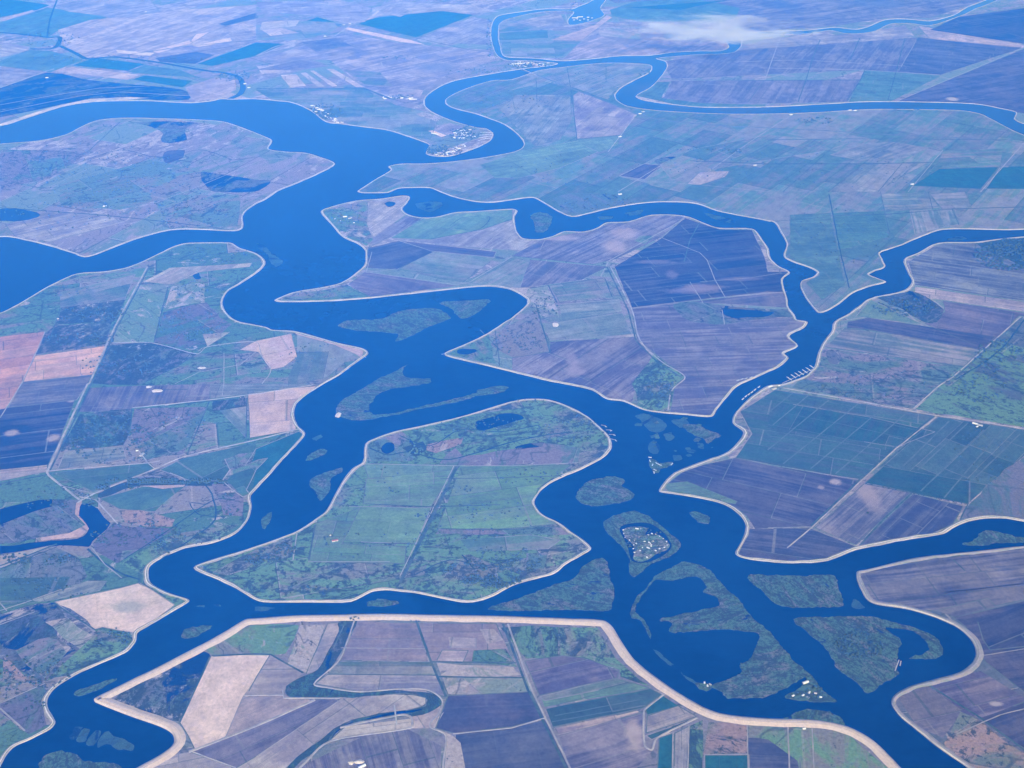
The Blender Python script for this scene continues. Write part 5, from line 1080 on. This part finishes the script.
# ---- boats and docks
HULL = plain_mat('boat_hull_white', (.80, .80, .80), .3); CAB = plain_mat('boat_cabin_grey', (.25, .28, .32), .3); PLANK = noisy_mat('dock_planks', (.50, .45, .40), (.38, .34, .30), .4)
hm = MB(); hm.poly([(-7, -1.9, .0), (3, -2.1, 0), (8, 0, .2), (3, 2.1, 0), (-7, 1.9, 0), (-7, -2.2, 1.6), (3, -2.4, 1.7), (9, 0, 2.1), (3, 2.4, 1.7), (-7, 2.2, 1.6)], [(0, 1, 6, 5), (1, 2, 7, 6), (2, 3, 8, 7), (3, 4, 9, 8), (4, 0, 5, 9), (5, 6, 7, 8, 9), (4, 3, 2, 1, 0)]); HM = hm.mesh('hull', [HULL])
cm = MB(); cm.poly([(-4.5, -1.6, 1.6), (1.5, -1.6, 1.7), (2.8, 0, 1.7), (1.5, 1.6, 1.7), (-4.5, 1.6, 1.6), (-4, -1.3, 3.4), (.4, -1.3, 3.3), (1, 0, 3.3), (.4, 1.3, 3.3), (-4, 1.3, 3.4)], [(0, 1, 6, 5), (1, 2, 7, 6), (2, 3, 8, 7), (3, 4, 9, 8), (4, 0, 5, 9), (5, 6, 7, 8, 9)]); CM = cm.mesh('cabin', [CAB])
def boat(px, py, ang, lab, grp, s=1.):
    g = G((px, py)); o = empty('boat', (g[0], g[1], .05), ang, lab, 'boat', grp); o.scale = (s, s, s); link('hull', HM, o); link('cabin', CM, o)
def dock(p0, p1, w, lab, grp, posts=True):
    a, b = G(p0), G(p1); L = math.hypot(b[0]-a[0], b[1]-a[1]); o = empty('dock', (a[0], a[1], 0), math.atan2(b[1]-a[1], b[0]-a[0]), lab, 'dock', grp)
    m = MB(); m.box(0, L, -w/2, w/2, .9, 1.3); link('deck', m.mesh('deck', [PLANK]), o)
    m = MB(); m.box(-.3, .3, -.3, .3, -6, 1.9); pm = m.mesh('pile', [BARK])
    for i in range(max(2, int(L/14))):
        for s in (-1, 1): link('pile', pm, o, (L*(i+.5)/max(2, int(L/14)), s*(w/2+.35), 0))
ordn = ['nearest the road end', 'second from the road end', 'third from the road end', 'in the middle', 'third from the far end', 'second from the far end', 'at the far end']
for i, (tx, ty) in enumerate(((85, 747), (102, 738), (117, 731), (132, 725), (147, 718), (162, 710), (177, 701))):
    px, py = 768+tx/4, 192+ty/4; dock((px+2.5, py+1.8), (px-2.2, py-1.4), 5, 'finger dock of the slough marina, %s' % ordn[i], 'finger docks of the slough marina')
    for k in range(3): boat(px+1.6-k*1.6, py+.9-k*1.1, 2.2+rnd.uniform(-.2, .2), 'white boat %s on the finger dock %s of the slough marina' % (('inshore', 'halfway', 'outermost')[k], ordn[i]), 'boats of the slough marina', 1.5)
dock((782, 383.5), (815, 368), 6, 'long shore dock linking the finger docks of the slough marina', None)
for i, (px, py) in enumerate(((743, 399), (746, 396.3), (749, 394.3), (752, 392.2), (755, 389.8), (759, 387))):
    boat(px, py, .9, 'large white houseboat moored along the curved levee, %s' % ('lowest', 'second from below', 'third from below', 'third from above', 'second from above', 'uppermost')[i], 'houseboats along the curved levee', 2.1)
for i, (px, py) in enumerate(((738, 380.5), (742, 379.2), (746, 378.6), (751, 377.4), (757, 375.4), (760, 374.2))):
    boat(px, py, .5, 'white boat under the opposite levee of the slough, %s' % ('leftmost', 'second from left', 'third from left', 'third from right', 'second from right', 'rightmost')[i], 'boats under the opposite levee', 1.9)
for i, (px, py) in enumerate(((650, 461), (652.5, 465), (655, 470), (657, 463.5), (660, 465), (672, 464), (650, 457.5), (654, 472.5))):
    boat(px, py, rnd.uniform(0, 3), 'white boat aground in the drowned marsh, %s' % where(px, py, 658, 465, 9, 5), 'boats in the drowned marsh', 1.7)
for i, (a, b) in enumerate((((601, 425), (606, 426)), ((606, 430), (611, 430)), ((609, 434.5), (614.5, 434.5)), ((610.5, 439), (616, 440)))):
    dock(a, b, 6, 'wooden jetty at the right tip of the central island, %s' % ('topmost', 'second from the top', 'second from below', 'lowest')[i], 'jetties at the right tip of the central island')
    boat(b[0], b[1]+.8, rnd.uniform(0, 3), 'white boat beside the %s jetty at the right tip of the central island' % ('topmost', 'second', 'third', 'lowest')[i], 'boats at the right tip of the central island', 1.1)
for (a, b, t) in (((363, 349), (367.5, 351.5), 'upper wooden jetty at the pointed levee corner left of the river'), ((362, 356), (366, 357.5), 'lower wooden jetty at the pointed levee corner left of the river'), ((446, 353.5), (441.5, 354.5), 'short jetty at the left tip of the middle land'), ((899, 660), (895, 671), 'long jetty in the pool of the bend island'), ((901, 661), (900, 666), 'short jetty in the pool of the bend island')):
    dock(a, b, 6, t, None)
for i in range(5):
    a = (481+i*2.6, 131+i*.2); b = (480+i*2.6-2.5, 142-i*.7); dock(a, b, 9, 'far marina pontoon, %s' % ('leftmost', 'second from left', 'middle one', 'second from right', 'rightmost')[i], 'pontoons of the far marina')
    for k in range(4):
        t = (k+.5)/4; boat(a[0]+(b[0]-a[0])*t+.8, a[1]+(b[1]-a[1])*t, .1, 'white boat berthed %s at the far marina pontoon, %s' % (('top', 'upper', 'lower', 'bottom')[k], ('leftmost', 'second from left', 'middle', 'second from right', 'rightmost')[i]), 'boats of the far marina', 2.)
for i, (px, py) in enumerate(((574, 20), (577, 19), (580, 20.2), (584, 19), (588, 20), (592, 18))): boat(px, py, .2, 'white boat in the farthest boat basin, %s' % ('leftmost', 'second', 'third', 'fourth', 'fifth', 'rightmost')[i], 'boats in the farthest basin', 2.5)
# ---- bridges
CONC = noisy_mat('concrete', (.42, .41, .39), (.33, .33, .32), .2)
def bridge(p0, p1, w, z, lab):
    a, b = G(p0), G(p1); L = math.hypot(b[0]-a[0], b[1]-a[1]); o = empty('bridge', (a[0], a[1], 0), math.atan2(b[1]-a[1], b[0]-a[0]), lab, 'bridge')
    m = MB(); m.box(0, L, -w/2, w/2, z, z+1.2); m.poly([(0, -w/2, z+1.2), (0, w/2, z+1.2), (-45, w/2, LZ), (-45, -w/2, LZ), (L, -w/2, z+1.2), (L, w/2, z+1.2), (L+45, w/2, LZ), (L+45, -w/2, LZ)], [(0, 1, 2, 3), (5, 4, 7, 6)]); link('deck', m.mesh('deck', [CONC]), o)
    m = MB(); m.box(0, L, -.2, .2, 0, 1.1); rl = m.mesh('railing', [CONC])
    for s in (-1, 1): link('railing', rl, o, (0, s*(w/2-.3), z+1.2))
    m = MB(); m.box(-1, 1, -w*.4, w*.4, -8, z); pm = m.mesh('pier', [CONC]); n = max(1, int(L/35))
    for i in range(n): link('pier', pm, o, (L*(i+.5)/n, 0, 0))
bridge((519, 68), (535, 75), 14, 8, 'pale road bridge over the slough below the far town')
bridge((83, 500), (95, 494), 14, 6, 'short road bridge where the old slough meets the tree band')
bridge((395, 710.5), (396, 719), 9, 4, 'narrow farm crossing over the loop of the sunken slough')
# ---- spoil heap
def heap(px, py, rx, ry, hgt, lab):
    c = G((px, py)); ax = G((px+rx, py))[0]-c[0]; ay = G((px, py-ry))[1]-c[1]; vs, fs = [(0, 0, hgt)], []; n = 28
    for j in range(1, 6):
        for i in range(n):
            a = 6.283*i/n; q = j/5*(1+.35*noise.noise(Vector((math.cos(a)*1.3, math.sin(a)*1.3, px)))); vs.append((ax*q*math.cos(a), ay*q*math.sin(a), hgt*(1-(j/5)**1.6)-(.6 if j == 5 else 0)+.5*noise.noise(Vector((i, j, px)))))
    for i in range(n): fs.append((0, 1+i, 1+(i+1) % n))
    for j in range(4):
        for i in range(n): a = 1+j*n; fs.append((a+i, a+n+i, a+n+(i+1) % n, a+(i+1) % n))
    o = mesh_obj('spoil_heap', vs, fs, SPOIL); o.location = (c[0], c[1], LZ+.4); tag(o, lab, 'heap')
SPOIL = noisy_mat('pale_spoil', (.74, .66, .60), (.55, .47, .42), .05)
heap(351, 763, 3, 2, 5, 'pale spoil heap left of its pair in the lowest purple field'); heap(359, 762, 5, 2.4, 6, 'larger pale spoil heap in the lowest purple field')
heap(157, 391, 6, 1.6, 4, 'long white spoil heap in the left bank pasture'); heap(149, 387, 3, 1.2, 3, 'small white spoil heap beside the long one in the left bank pasture')
heap(202, 368, 4.5, 1, 3, 'pale spoil bank in the upper left bank pasture'); heap(555.5, 325, 3, 2.2, 4, 'pale spoil heap on the middle land beside the green plots'); heap(338.5, 415, 3, 2.5, 3, 'white sand heap on the left tip of the hooked marsh island')
# ---- thin low cloud
CL = bpy.data.materials.new('cloud'); CL.use_nodes = True; nt = CL.node_tree; nt.nodes.clear(); k = NG(nt)
outn = k.n('ShaderNodeOutputMaterial'); pv = k.n('ShaderNodeVolumePrincipled'); tc = k.n('ShaderNodeTexCoord')
obc = tc.outputs['Object']; L_ = k.vmath('LENGTH', obc, (0, 0, 0)); nn = k.noise(k.vmath('MULTIPLY', obc, (1.2, 1.5, .5)), 1.6, 5, .62, .5)
dn = k.step(k.math('ADD', k.math('MULTIPLY', k.math('SUBTRACT', 1.0, L_), .42), nn), 0.66, 0.98)
nt.links.new(k.math('MULTIPLY', dn, .012), pv.inputs['Density']); pv.inputs['Color'].default_value = (.95, .96, 1, 1); nt.links.new(pv.outputs[0], outn.inputs['Volume'])
CL.cycles.volume_step_rate = 2.0
vs, fs = [], []; lump(vs, fs, (0, 0, 0), 1, 5, 3, 1)
c = G((712, 30)); ax = (G((812, 30))[0]-c[0]); cl = mesh_obj('cloud', [(x*.8, y*.8, z*.8) for x, y, z in vs], fs, CL); cl.location = (c[0]-250, c[1]-2200, 520); cl.scale = (ax*1.2, 1700, 120); tag(cl, 'thin white wisp of low cloud over the far fields', 'cloud')

for o in scene.objects:
    if 'label' in o and not 4 <= len(o['label'].replace('-', ' ').split()) <= 16: print('LONG', o.name, o['label'])


# ---- air
def box(name, x0, x1, y0, y1, z0, z1, mat, kind):
    v = [(x, y, z) for z in (z0, z1) for y in (y0, y1) for x in (x0, x1)]
    f = [(0, 2, 3, 1), (4, 5, 7, 6), (0, 1, 5, 4), (2, 6, 7, 3), (0, 4, 6, 2), (1, 3, 7, 5)]
    return tag(mesh_obj(name, v, f, mat), kind=kind)
HZ = bpy.data.materials.new('haze'); HZ.use_nodes = True; nt = HZ.node_tree; nt.nodes.clear()
out = nt.nodes.new('ShaderNodeOutputMaterial'); pv = nt.nodes.new('ShaderNodeVolumePrincipled')
pv.inputs['Color'].default_value = (.010, .20, 1, 1); pv.inputs['Absorption Color'].default_value = (1, 1, 1, 1)
pv.inputs['Density'].default_value = HAZE_D; pv.inputs['Anisotropy'].default_value = -.42
nt.links.new(pv.outputs[0], out.inputs['Volume'])
box('haze', -120000, 120000, -80000, 160000, -13.5, H+60, HZ, 'stuff')

# ---- light
world = bpy.data.worlds.new('World'); scene.world = world; world.use_nodes = True
wn = world.node_tree; bg = wn.nodes['Background']; sky = wn.nodes.new('ShaderNodeTexSky'); sky.sky_type = 'NISHITA'; sky.sun_disc = False
SE, SA = R(28), R(169)      # elevation; azimuth from straight ahead (north), negative = towards the left
sky.sun_elevation = SE; sky.sun_rotation = SA; sky.air_density = 1.0; sky.dust_density = .6; sky.ozone_density = 3.0; sky.altitude = 500
wn.links.new(sky.outputs[0], bg.inputs['Color']); bg.inputs['Strength'].default_value = SKY
sun = bpy.data.lights.new('sun', 'SUN'); sun.energy = SUN; sun.angle = R(.5); sun.color = (1, .96, .90)
so = bpy.data.objects.new('sun', sun); COL.objects.link(so)
d = Vector((math.sin(SA)*math.cos(SE), math.cos(SA)*math.cos(SE), math.sin(SE)))
so.rotation_euler = (-d).to_track_quat('-Z', 'Y').to_euler()
scene.view_settings.view_transform = 'Standard'; scene.view_settings.look = 'None'; scene.view_settings.gamma = 1
scene.view_settings.exposure = EXPO
cy = scene.cycles; cy.max_bounces = 4; cy.diffuse_bounces = 2; cy.glossy_bounces = 2; cy.volume_bounces = 1; cy.transparent_max_bounces = 8
cy.use_denoising = True; cy.denoising_prefilter = 'ACCURATE'; cy.denoiser = 'OPENIMAGEDENOISE'; cy.use_adaptive_sampling = False
